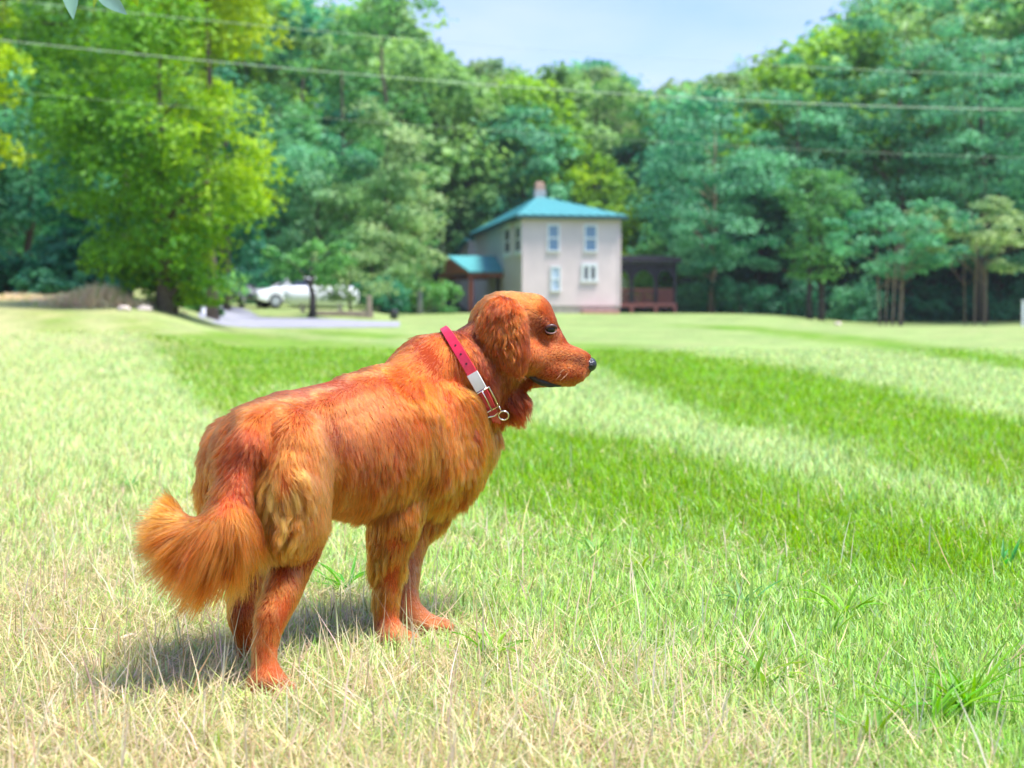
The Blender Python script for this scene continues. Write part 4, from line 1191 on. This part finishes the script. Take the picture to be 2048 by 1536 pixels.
# local axes: x along the front wall, y back along the left wall, z up
W, LEN, EAVE = 5.67, 19.0, 5.55
def zrow(py, d): return at(1024, py, d).z - HZ
def sx(px):                                       # front wall coordinate of a bearing
    k = (px - 1024) / FPX
    return (k * HC.y - HC.x) / (ha.x - k * ha.y)
def sy(px):                                       # left wall coordinate of a bearing
    k = (px - 1024) / FPX
    return (k * HC.y - HC.x) / (hb.x - k * hb.y)
MB().box((0, 0, .55), (W, LEN, EAVE)).done("wall", SIDING, house)
MB().box((.03, .03, -.8), (W - .03, LEN - .03, .55)).done("foundation", CONC, house)
m = MB(); m.box((-.03, -.03, .50), (.09, .09, EAVE - .01)); m.done("corner_board", SIDING, house)
m = MB(); m.box((W - .09, -.03, .50), (W + .03, .09, EAVE - .01)); m.done("corner_board", SIDING, house)
# roof: pyramid with eaves, standing seams on the slopes
ov = .38; zt, zr = EAVE + .12, 7.55
ap = Vector((W / 2 - .15, LEN / 2, zr))
cs = [Vector((-ov, -ov, zt)), Vector((W + ov, -ov, zt)), Vector((W + ov, LEN + ov, zt)), Vector((-ov, LEN + ov, zt))]
m = MB()
for i in range(4): m.poly([cs[i], cs[(i+1) % 4], ap])
m.poly([c - Vector((0, 0, .0)) for c in reversed(cs)])
roof = m.done("roof", ROOFM, house)
def seams(a, b, n):
    for k in range(1, n):
        p = a.lerp(b, k / n)
        # each seam runs up the slope until it meets the hip
        e = (b - a).normalized(); up_ = ap - a; base = (up_ - e * up_.dot(e))
        t = min(k / n, 1 - k / n) * 2 * .96
        q = p + base * t
        nn = e.cross(base).normalized(); nn = nn if nn.z > 0 else -nn
        sm = MB(); s = e * .02
        sm.hexa([p - s, p + s, q + s, q - s, p - s + nn * .05, p + s + nn * .05, q + s + nn * .05, q - s + nn * .05])
        sm.done("roof_seam", ROOFM, roof)
seams(cs[0], cs[1], 12); seams(cs[3], cs[0], 24)
for i, (a, b) in enumerate(((cs[0], cs[1]), (cs[1], cs[2]), (cs[3], cs[0]))):
    e = (b - a).normalized(); nn = Vector((e.y, -e.x, 0))
    m = MB(); p0, p1 = a + nn * .004, b + nn * .004
    m.hexa([p0 - Vector((0,0,.22)), p1 - Vector((0,0,.22)), p1 - nn * .05 - Vector((0,0,.22)), p0 - nn * .05 - Vector((0,0,.22)), p0 - Vector((0,0,.01)), p1 - Vector((0,0,.01)), p1 - nn * .05 - Vector((0,0,.01)), p0 - nn * .05 - Vector((0,0,.01))])
    m.done("fascia", FASCIA, house)
m = MB(); m.poly([c - Vector((0, 0, .2)) for c in reversed(cs)]); m.done("soffit", FASCIA, house)
# chimney
cx, cyy = ap.x - .02, ap.y - .35
ch = MB().box((cx - .34, cyy - .33, zr - .5), (cx + .34, cyy + .33, zr + .30)).done("chimney", MORTAR, house)
MB().box((cx - .30, cyy - .28, zr + .302), (cx + .30, cyy + .28, zr + .64)).done("chimney_top", BRICK, ch, bevel=.03)
MB().box((cx - .24, cyy - .22, zr + .642), (cx + .24, cyy + .22, zr + .82)).done("chimney_cap", BRICK, ch, bevel=.06)

def window(x0, x1, z0, z1, glass, face='front', rows=2, cols=1, fr=.09, name="window"):
    """double hung window: white frame standing proud, panes set back; built on the front (y=0) or left (x=0) wall"""
    def V(s, o, z): return (s, -o, z) if face == 'front' else (-o, s, z)
    m = MB()
    def bar(a0, a1, b0, b1, o0, o1):
        p, q = V(a0, o1, b0), V(a1, o0, b1)
        m.box((min(p[0], q[0]), min(p[1], q[1]), b0), (max(p[0], q[0]), max(p[1], q[1]), b1))
    bar(x0 - fr, x0, z0, z1, .002, .07); bar(x1, x1 + fr, z0, z1, .002, .07)
    bar(x0 - fr, x1 + fr, z1, z1 + fr * 1.2, .002, .075); bar(x0 - fr * 1.3, x1 + fr * 1.3, z0 - fr, z0, .002, .10)
    for k in range(1, cols):
        x = x0 + (x1 - x0) * k / cols; bar(x - fr * .55, x + fr * .55, z0, z1, .003, .06)
    if rows == 2: bar(x0, x1, (z0 + z1) / 2 - .045, (z0 + z1) / 2 + .045, .003, .055)
    f = m.done(name, TRIM, house)
    for c in range(cols):
        for r in range(rows):
            a0, a1 = x0 + (x1 - x0) * c / cols + (fr * .56 if c else .003), x0 + (x1 - x0) * (c + 1) / cols - (fr * .56 if c < cols - 1 else .003)
            b0, b1 = z0 + (z1 - z0) * r / rows + (.047 if r else .003), z0 + (z1 - z0) * (r + 1) / rows - (.047 if r < rows - 1 else .003)
            g = MB(); o = .030 if r else .018
            p, q = V(a0, o, b0), V(a1, .004, b1)
            g.box((min(p[0], q[0]), min(p[1], q[1]), b0), (max(p[0], q[0]), max(p[1], q[1]), b1)); g.done("pane", glass, f)
    return f
zz = lambda py: zrow(py, 85.4)
window(sx(1097), sx(1116), zz(501), zz(452), GLASSB)
window(sx(1170), sx(1191), zz(501), zz(452), GLASSB)
window(sx(1104), sx(1118), zz(580), zz(536), plain("pale_window_glass", (.42, .52, .64), .1, var=.2, scale=1.2, spec=.8))
window(sx(1168), sx(1189), zz(559), zz(533), GLASSD, rows=1, cols=2, fr=.16)
zs = lambda py: zrow(py, 87.5)
window(sy(1042), sy(1032.5), zs(504), zs(457), GLASSD, 'left', fr=.26)
window(sy(1021), sy(1011), zrow(508, 92), zrow(464, 92), GLASSD, 'left', fr=.28)
window(sy(952), sy(946), zrow(508, 103), zrow(488, 103), plain("small_pale_glass", (.6, .62, .66), .3), 'left', rows=1, fr=.2)
# lower lean-to at the back left
L0, L1 = LEN + .02, LEN + 7.5
m = MB(); m.hexa([(-.45, L0, -.5), (3.6, L0, -.5), (3.6, L1, -.5), (-.45, L1, -.5), (-.45, L0, 5.2), (3.6, L0, 5.2), (3.6, L1, 4.35), (-.45, L1, 4.35)])
wing = m.done("rear_wing", SIDING, house)
m = MB(); m.hexa([(-.75, L0, 5.203), (3.9, L0, 5.203), (3.9, L1 + .4, 4.31), (-.75, L1 + .4, 4.31), (-.75, L0, 5.36), (3.9, L0, 5.36), (3.9, L1 + .4, 4.46), (-.75, L1 + .4, 4.46)])
m.done("wing_roof", ROOFM, wing)

# timber porch on the left wall: gable roof on posts
py0, py1, po = 6.9, 13.0, 2.95
zE, zR = zrow(546, 91.7), zrow(515, 94.9)
pm = (py0 + py1) / 2
on, orr, of = 2.15, 3.05, 3.25            # how far the near eave, the ridge and the far eave reach out (the gable is raked)
def slope(y0, o0, th):
    return MB().hexa([(-.005, y0, zE), (-.005, pm, zR), (-orr, pm, zR), (-o0, y0, zE), (-.005, y0, zE + th), (-.005, pm, zR + th), (-orr, pm, zR + th), (-o0, y0, zE + th)])
pr = slope(py0 - .3, on, .09).done("porch_roof", ROOFM, house)
slope(py1 + .3, of, .088).done("porch_roof", ROOFM, house)
A, Bq, Cq = Vector((-on + .06, py0 - .28, zE - .01)), Vector((-orr + .06, pm, zR - .02)), Vector((-of + .06, py1 + .28, zE - .01))
dp = Vector((.06, .0, 0))
m = MB(); m.poly([A, Cq, Bq]); m.poly([A + dp, Bq + dp, Cq + dp]); m.poly([A, A + dp, Cq + dp, Cq]); m.done("porch_gable", CEDAR, pr)
for p, q in ((A, Bq), (Bq, Cq)):
    o_ = Vector((-.05, 0, 0)); dn = Vector((0, 0, -.20))
    MB().hexa([p + dn, q + dn, q + dn + o_, p + dn + o_, p, q, q + o_, p + o_]).done("barge_board", CEDAR, pr)
MB().box((-on + .02, py0 - .1, zE - .26), (-.005, py0 + .1, zE - .005)).done("porch_beam", CEDAR, house)
MB().box((-of + .1, py1 - .1, zE - .26), (-.005, py1 + .1, zE - .005)).done("porch_beam", CEDAR, house)
for x, y in ((-on + .16, py0), (-of + .2, py1)):
    MB().box((x - .13, y - .13, -.8), (x + .13, y + .13, zE - .262)).done("porch_post", CEDAR, house)
MB().box((-.06, py0 + 1.3, .3), (-.004, py0 + 2.5, 2.5)).done("door", PORCHDARK, house)

# dark covered deck on the right
dx0, dx1, dy0, dy1 = W + .02, W + 3.95, 2.2, 6.4
dd = 87.8
zf0, zd, zrail, zr0, zr1 = zrow(622, dd), zrow(606, dd), zrow(577, dd), zrow(540, dd), zrow(514, dd)
deck = MB().box((dx0, dy0, zd - .22), (dx1, dy1, zd)).done("deck_floor", DECKRED, house)
droof = MB().hexa([(dx0, dy0 - .25, zr1 - .32), (dx1 + .25, dy0 - .25, zr1 - .32), (dx1 + .25, dy1 + .2, zr1 - .02), (dx0, dy1 + .2, zr1 - .02), (dx0, dy0 - .25, zr1), (dx1 + .25, dy0 - .25, zr1), (dx1 + .25, dy1 + .2, zr1 + .3), (dx0, dy1 + .2, zr1 + .3)]).done("deck_roof", PORCHDARK, house)
posts = [(dx0 + .1, dy0 + .08), (dx0 + (dx1 - dx0) * .31, dy0 + .08), (dx0 + (dx1 - dx0) * .68, dy0 + .08), (dx1 - .08, dy0 + .08), (dx1 - .08, dy1 - .08), (dx0 + .1, dy1 - .08)]
for x, y in posts:
    MB().box((x - .08, y - .08, zd + .002), (x + .08, y + .08, zr1 - .3)).done("deck_post", PORCHDARK, house)
    MB().box((x - .1, y - .1, -.9), (x + .1, y + .1, zd - .222)).done("deck_footing", DECKRED, house)
# valance with arched openings between the posts
for x0, x1 in ((posts[0][0], posts[1][0]), (posts[1][0], posts[2][0]), (posts[2][0], posts[3][0])):
    m = MB(); N = 14; yv = dy0 + .08
    for k in range(N):
        def zc(t): return zr1 - .78 - .62 * (abs(2 * t - 1) ** 2.4)
        t0, t1 = k / N, (k + 1) / N
        xa, xb = x0 + .085 + (x1 - x0 - .17) * t0, x0 + .085 + (x1 - x0 - .17) * t1
        m.hexa([(xa, yv - .03, zc(t0)), (xb, yv - .03, zc(t1)), (xb, yv + .03, zc(t1)), (xa, yv + .03, zc(t0)), (xa, yv - .03, zr1 - .325), (xb, yv - .03, zr1 - .325), (xb, yv + .03, zr1 - .325), (xa, yv + .03, zr1 - .325)])
    m.done("arched_valance", PORCHDARK, house)
def railing(p, q):
    p, q = Vector(p), Vector(q); e = (q - p).normalized(); nn = Vector((-e.y, e.x, 0)) * .04
    m = MB()
    m.hexa([p - nn + Vector((0,0,zrail - .07)), q - nn + Vector((0,0,zrail - .07)), q + nn + Vector((0,0,zrail - .07)), p + nn + Vector((0,0,zrail - .07)), p - nn + Vector((0,0,zrail)), q - nn + Vector((0,0,zrail)), q + nn + Vector((0,0,zrail)), p + nn + Vector((0,0,zrail))])
    r = m.done("railing", DECKRED, house)
    n = max(4, int((q - p).length / .14))
    for k in range(1, n):
        c = p.lerp(q, k / n)
        MB().box((c.x - .022, c.y - .022, zd + .004), (c.x + .022, c.y + .022, zrail - .072)).done("baluster", DECKRED, r)
railing((posts[0][0] + .09, dy0 + .08, 0), (posts[1][0] - .09, dy0 + .08, 0))
railing((posts[1][0] + .09, dy0 + .08, 0), (posts[2][0] - .09, dy0 + .08, 0))
railing((posts[2][0] + .09, dy0 + .08, 0), (posts[3][0] - .09, dy0 + .08, 0))
railing((dx1 - .08, dy0 + .18, 0), (dx1 - .08, dy1 - .18, 0))
railing((posts[5][0] + .09, dy1 - .08, 0), (posts[4][0] - .09, dy1 - .08, 0))
# low brick step below the front wall
MB().box((sx(1160), -.9, -.6), (sx(1232), -.02, .28)).done("front_step", plain("step_brick", (.42, .20, .16), .85, var=.25, scale=6, bump=.3), house, bevel=.03)
# ------------------------------------------------------------------ drive, vehicles, tank and the small things round them
GRAVEL = plain("pale_gravel", (.27, .27, .305), .95, var=.15, scale=3, bump=.4)
def drive():
    up = [(800,644),(745,643),(640,638),(560,636),(520,634),(508,629),(500,622),(480,617),(455,613),(430,611)]
    lo = [(800,654),(745,655),(640,656),(560,656),(500,656),(455,653),(425,647),(405,640),(395,632),(400,620)]
    m = MB(); rows = []
    for i in range(len(up) - 1):
        for k in range(6):
            t = k / 6
            a = on_ground(up[i][0] + (up[i+1][0] - up[i][0]) * t, up[i][1] + (up[i+1][1] - up[i][1]) * t)
            b = on_ground(lo[i][0] + (lo[i+1][0] - lo[i][0]) * t, lo[i][1] + (lo[i+1][1] - lo[i][1]) * t)
            row = []
            for j in range(9):
                p = a.lerp(b, j / 8); row.append(m.bm.verts.new((p.x, p.y, zfs(p.x, p.y) + .012)))
            rows.append(row)
    for r0, r1 in zip(rows, rows[1:]):
        for j in range(8): m.bm.faces.new((r0[j], r0[j+1], r1[j+1], r1[j]))
    o = m.done("driveway", GRAVEL, None, True)
    tag(o, kind='structure')
drive()

PAINTW = plain("white_car_paint", (.85, .86, .88), .25, var=.03, coat=.6)
PAINTD = plain("dark_car_paint", (.012, .016, .028), .2, var=.1, coat=.8)
CARGLASS = plain("car_glass", (.02, .025, .03), .05, spec=.9)
TYRE = plain("tyre_rubber", (.02, .02, .021), .8)
RIM = plain("wheel_rim", (.55, .56, .58), .3, metal=.8)
LAMP = plain("headlamp_lens", (.75, .77, .8), .1, spec=.8)
LAMPR = plain("tail_lamp_lens", (.30, .015, .012), .2, spec=.8)
TANKW = plain("tank_white_paint", (.80, .81, .84), .4, var=.05, scale=2)
def car(name, label, loc, rz, paint, kind):
    root = empty(name, loc, rz); tag(root, label, "car")
    if kind == 'sedan':
        prof = [(-2.25,.42),(-2.28,.72),(-2.15,.90),(-1.45,.98),(1.05,.98),(2.0,.84),(2.25,.66),(2.25,.40),(1.9,.28),(-1.9,.28)]
        cab = [(-1.55,.975),(-.95,1.40),(.30,1.43),(1.05,.975)]; hw, hc = .88, .66; Lx = 1.38
    else:
        prof = [(-2.2,.48),(-2.22,1.02),(-2.1,1.12),(1.2,1.12),(2.1,1.04),(2.25,.80),(2.25,.48),(1.9,.36),(-1.9,.36)]
        cab = [(-2.08,1.115),(-1.85,1.74),(.35,1.78),(1.15,1.115)]; hw, hc = .92, .74; Lx = 1.36
    m = MB()
    secs = []
    for y, k in ((-hw, .90), (-hw * .93, 1.0), (hw * .93, 1.0), (hw, .90)):
        secs.append([m.bm.verts.new((x * (1 if abs(k - 1) < .01 else .975), y, .55 + (z - .55) * k)) for x, z in prof])
    for a, b in zip(secs, secs[1:]):
        for i in range(len(prof)): m.bm.faces.new((a[i], a[(i+1) % len(prof)], b[(i+1) % len(prof)], b[i]))
    m.bm.faces.new(secs[0]); m.bm.faces.new(list(reversed(secs[-1])))
    m.done("body", paint, root, bevel=.03)
    # roof, pillars and glass
    (ax, az), (bx, bz), (cx_, cz), (dx, dz) = cab
    top = MB(); top.hexa([(bx, -hc, bz - .05), (cx_, -hc, cz - .05), (cx_, hc, cz - .05), (bx, hc, bz - .05), (bx + .05, -hc + .05, bz), (cx_ - .05, -hc + .05, cz), (cx_ - .05, hc - .05, cz), (bx + .05, hc - .05, bz)])
    rf = top.done("roof", paint, root, bevel=.015)
    g = MB(); g.hexa([(ax + .04, -hw + .06, az - .02), (dx - .04, -hw + .06, dz - .02), (dx - .04, hw - .06, dz - .02), (ax + .04, hw - .06, az - .02), (bx + .02, -hc + .01, bz - .052), (cx_ - .02, -hc + .01, cz - .052), (cx_ - .02, hc - .01, cz - .052), (bx + .02, hc - .01, bz - .052)])
    g.done("window", CARGLASS, root)
    for s in (-1, 1):
        for (x0, z0), (x1, z1) in (((ax, az), (bx, bz)), ((dx, dz), (cx_, cz)), (((ax + dx) / 2, az), ((bx + cx_) / 2, bz))):
            p = MB(); p.tube([(x0, s * (hw - .055), z0 - .01), (x1, s * hc, z1 - .04)], .035, 6); p.done("pillar", paint, rf)
    for x in (-Lx, Lx):
        for s in (-1, 1):
            w = MB(); w.tube([(x, s * (hw - .16), .32), (x, s * (hw + .02), .32)], .32, 20); wo = w.done("wheel", TYRE, root)
            r_ = MB(); r_.tube([(x, s * (hw + .0), .32), (x, s * (hw + .028), .32)], .20, 14); r_.done("rim", RIM, wo)
    for s in (-1, 1):
        MB().box((2.17, s * .62 - .18, .70), (2.262, s * .62 + .18, .84)).done("headlight", LAMP, root, bevel=.02)
        MB().box((-2.30, s * .66 - .14, .74), (-2.20, s * .66 + .14, .90)).done("tail_light", LAMPR, root, bevel=.02)
        MB().ball((.75, s * (hw + .08), 1.0 if kind == 'sedan' else 1.14), (.07, .10, .07), 10, 6).done("mirror", paint, root, True)
    MB().box((2.235, -.26, .46), (2.275, .26, .60)).done("number_plate", TRIM, root)
    return root
car("parked_car", "white sedan parked behind the propane tank under the trees", stand(598, 70.0), math.pi + .45, PAINTW, 'sedan')
car("parked_car", "dark sport utility vehicle facing us in the shade left of the white sedan", stand(466, 69), -math.pi / 2 - .12, PAINTD, 'suv')

def tank():
    g = stand(643, 64.5); root = empty("propane_tank", g, .06)
    tag(root, "white horizontal propane tank on two saddles behind the dark trunk", "tank")
    r, hl = .46, 1.15; cz = .66
    m = MB(); xs = [-hl - r, -hl - r * .95, -hl - r * .75, -hl - r * .4, -hl, hl, hl + r * .4, hl + r * .75, hl + r * .95, hl + r]
    rs = [.02, r * .40, r * .72, r * .93, r, r, r * .93, r * .72, r * .40, .02]
    m.tube([(x, 0, cz) for x in xs], rs, 24); m.done("shell", TANKW, root, True)
    MB().tube([(.1, 0, cz + r - .03), (.1, 0, cz + r + .16)], .13, 16).done("valve_dome", TANKW, root, True)
    for x in (-.8, .8): MB().box((x - .09, -.34, -.05), (x + .09, .34, cz - .30)).done("saddle", CONC, root)
tank()

def edging():
    a, b = stand(632, 59.5), stand(742, 59.5)
    root = empty("timber_planter", (a + b) / 2, math.atan2(b.y - a.y, b.x - a.x))
    tag(root, "long low weathered timber bed edging with a corner post, right of the dark trunk", "planter")
    h = (b - a).length / 2
    wd = plain("weathered_timber", (.36, .27, .22), .8, var=.25, scale=4, bump=.3)
    for k in range(2):
        MB().box((-h, -.07, -.1 + .18 * k), (h, .07, .07 + .18 * k)).done("timber", wd, root, bevel=.012)
        MB().box((-h + .01, 1.0, -.1 + .18 * k), (h - .01, 1.14, .07 + .18 * k)).done("timber", wd, root, bevel=.012)
    MB().box((h - .16, -.09, -.15), (h + .02, .09, .85)).done("corner_post", wd, root, bevel=.012)
    MB().box((-h + .01, .072, .05), (h - .02, .998, .22)).done("soil", plain("bed_soil", (.10, .075, .05), .95, scale=8, bump=.6), root)
edging()
def round_pot():
    g = stand(788, 61); root = empty("plant_pot", g); tag(root, "small dark round pot standing on the lawn beyond the timber edging", "pot")
    MB().tube([(0, 0, 0), (0, 0, .10), (0, 0, .30), (0, 0, .34)], [.13, .17, .19, .20], 16).done("pot", plain("dark_glaze", (.03, .035, .05), .35), root, True)
    MB().ball((0, 0, .34), (.17, .17, .08), 12, 8).done("soil", PORCHDARK, root, True)
round_pot()

def post(px, d, top, label, r=.05, sq=False):
    g = stand(px, d); h = at(px, top, d).z - g.z
    root = empty("marker_post", g); tag(root, label, "post")
    m = MB()
    if sq: m.box((-r, -r, -.2), (r, r, h))
    else: m.tube([(0, 0, -.2), (0, 0, h)], r, 12)
    m.done("pole", TRIM, root, not sq)
    c = MB()
    if sq: c.box((-r * 1.3, -r * 1.3, h + .001), (r * 1.3, r * 1.3, h + .05))
    else: c.tube([(0, 0, h + .001), (0, 0, h + .05)], r * 1.25, 12)
    c.done("cap", TRIM, root, False)
post(407, 46, 614, "slim white marker post at the edge of the gravel drive", .075)
post(2046, 70, 602, "white square post at the far right edge under the trees", .06, True)

STONE = plain("pale_fieldstone", (.60, .50, .43), .85, var=.2, scale=5, bump=.4)
def stone(px, py, w, h, label, seed):
    rng = random.Random(seed); p = on_ground(px, py, dmin=8); d = p.y
    m = MB(); rx = w * d / FPX / 2; rz = h * d / FPX
    bmesh.ops.create_icosphere(m.bm, subdivisions=3, radius=1)
    for v in m.bm.verts:
        k = 1 + .22 * (vnoise(v.co.x * 1.6 + seed * 7 + v.co.z, v.co.y * 1.6 + v.co.z * 1.2, seed) - .5) * 2
        v.co = Vector((v.co.x * rx * k, v.co.y * rx * .7 * k, v.co.z * rz * k * .75 + rz * .2))
    o = m.done("stone", STONE, None, True); o.location = p; o.rotation_euler = (0, 0, rng.uniform(0, 1))
    tag(o, label, "stone", "pale stones at the foot of the bank")
stone(248, 622, 26, 11, "small pale stone at the left end of the row below the maple", 1)
stone(290, 621, 34, 11, "flat pale stone in the middle of the row below the maple", 2)
stone(330, 620, 50, 15, "largest pale stone at the right end of the row, by the drive", 3)
stone(36, 590, 40, 14, "brownish stone on the bank at the far left below the shrub", 4)
stone(1676, 650, 16, 7, "lone white stone on the lawn before the right hand wood", 5)

# dry tall grass on the bank: bleached stems in a mound
def haygrass():
    rng = np.random.default_rng(31); V_, Q, T, C = [], [], [], []; off = 0
    for (px, py, w, n, hh) in ((195, 612, 130, 5200, .55), (320, 616, 60, 900, .45), (40, 598, 150, 1500, .20), (130, 602, 120, 1200, .24)):
        g = on_ground(px, py, dmin=8); s = w * g.y / FPX
        X = g.x + rng.normal(0, .30, n) * s; Y = g.y + rng.normal(0, .30, n) * s * .8
        hill = np.exp(-((X - g.x) / (s * .38)) ** 2)
        L = hh * rng.uniform(.5, 1.1, n) * (.45 + .7 * hill)
        c = np.stack([rng.uniform(.70, .88, n), rng.uniform(.55, .72, n), rng.uniform(.34, .50, n)], 1)
        g_ = rng.random(n) < .15; c[g_] *= np.array([.5, .75, .35])
        v, q, t, cc = blades(rng, X, Y, L, rng.uniform(.012, .03, n), rng.uniform(0, 6.28, n), np.abs(rng.normal(.6, .35, n)), rng.uniform(.1, 1.0, n), c, c * 1.05)
        V_.append(v); Q.append(q + off); T.append(t + off); C.append(cc); off += len(v)
    me = np_mesh("tall_dry_grass", np.concatenate(V_), [np.concatenate(Q), np.concatenate(T)]); set_col(me, "tint", np.clip(np.concatenate(C), 0, .9))
    tag(mesh_obj("tall_dry_grass", me, GRASS), kind='stuff')
haygrass()

# ------------------------------------------------------------------ overhead wires
WIRE = plain("cable_sheath", (.40, .50, .36), .5)
def wire(pts, d, r, label):
    P = [at(x, y, d) for x, y in pts]
    # smooth the run
    xs = np.array([p.x for p in P]); zs_ = np.array([p.z for p in P])
    co = np.polyfit(xs, zs_, min(3, len(P) - 1))
    X = np.linspace(xs[0], xs[-1], 60)
    m = MB(); m.tube([(x, P[0].y, float(np.polyval(co, x))) for x in X], r, 6)
    tag(m.done("power_line", WIRE, None, True), label, "cable", "wires strung across the yard")
wire([(-900,-20),(145,92),(480,125),(700,147),(950,168),(1200,188),(1500,203),(1770,210),(2048,213),(2900,205)], 29, .0085, "thickest overhead wire, running from the maple across the whole photo to the right")
wire([(-900,-100),(250,25),(400,39),(850,76),(1200,104),(1500,129),(1700,139),(2048,147),(2900,150)], 30, .0055, "uppermost overhead wire, crossing the sky above the ridge")
wire([(-600,130),(540,226),(773,244),(890,254),(1086,270),(1297,281),(1790,307),(2048,313),(2900,318)], 31, .003, "lowest and thinnest overhead wire, passing above the house")

# ------------------------------------------------------------------ leaves hanging into the top of the picture, close by
NEARLEAF = leaf_mat("near_leaf", "tint", rough=.28, trans=.25, spec=.6)
def near_branch():
    d = 3.3
    base = at(60, -330, d); root = empty("hanging_branch", base)
    tag(root, "twig with pale glossy leaves hanging into the top left corner", "branch")
    pts = [at(60,-330,d), at(110,-190,d), at(150,-110,d), at(205,-60,d), at(260,-40,d)]
    MB().tube([p - base for p in pts], [.007, .0055, .0045, .003, .0015], 8).done("stem", BARK, root, True)
    MB().tube([pts[2] - base, at(142,-70,d) - base, at(138,-48,d) - base], [.003, .002, .0012], 6).done("stem", BARK, root, True)
    def leaf(p0, p1, w, tilt, col, fold=.18):
        a, b = at(*p0, d) - base, at(*p1, d + tilt) - base
        ax = (b - a); L = ax.length; ax.normalize()
        sd = ax.cross(Vector((0, -1, .25))).normalized(); nn = sd.cross(ax)
        V, F = [], []
        K = 14
        for k in range(K):
            t = k / (K - 1); ww = w * (math.sin(math.pi * t ** .8) ** .9 if 0 < t < 1 else 0) * (1 - .25 * t) + .0004
            c = a + ax * L * t - nn * (.10 * L * (t - .5) ** 2)
            for s in (-1, -.5, 0, .5, 1): V.append(c + sd * ww * s + nn * (abs(s) * ww * fold + .05 * ww * math.sin(t * 26) * abs(s)))
        for k in range(K - 1):
            for j in range(4): q = k * 5 + j; F.append((q, q+1, q+6, q+5))
        me = np_mesh("leaf", np.array([tuple(v) for v in V]), [np.array(F)]); set_col(me, "tint", np.tile(np.array(col), (len(V), 1)))
        mesh_obj("leaf", me, NEARLEAF, root)
    leaf((138,-48), (146,38), .021, -.03, (.20,.36,.26))
    leaf((192,-22), (254,29), .020, .02, (.22,.38,.30))
    leaf((205,-60), (186,16), .012, .05, (.20,.34,.05))
    leaf((260,-40), (275,14), .014, .05, (.16,.32,.03))
    leaf((110,-190), (40,-90), .022, 0, (.18,.34,.12))
    leaf((150,-110), (210,-170), .020, 0, (.18,.34,.12))
near_branch()

# ------------------------------------------------------------------ the air: thin summer haze over the whole place
def haze():
    m = bpy.data.materials.new("haze_air"); m.use_nodes = True
    n, l = m.node_tree.nodes, m.node_tree.links; n.clear()
    o = n.new("ShaderNodeOutputMaterial"); v = n.new("ShaderNodeVolumePrincipled")
    v.inputs['Color'].default_value = (.88, .95, 1.0, 1)
    v.inputs['Density'].default_value = HAZE
    v.inputs['Anisotropy'].default_value = .3
    l.new(v.outputs[0], o.inputs['Volume'])
    o_ = MB().box((-520, -190, -1.6), (520, 440, 52)).done("haze", m)
    tag(o_, kind='stuff')
HAZE = .00025
haze()
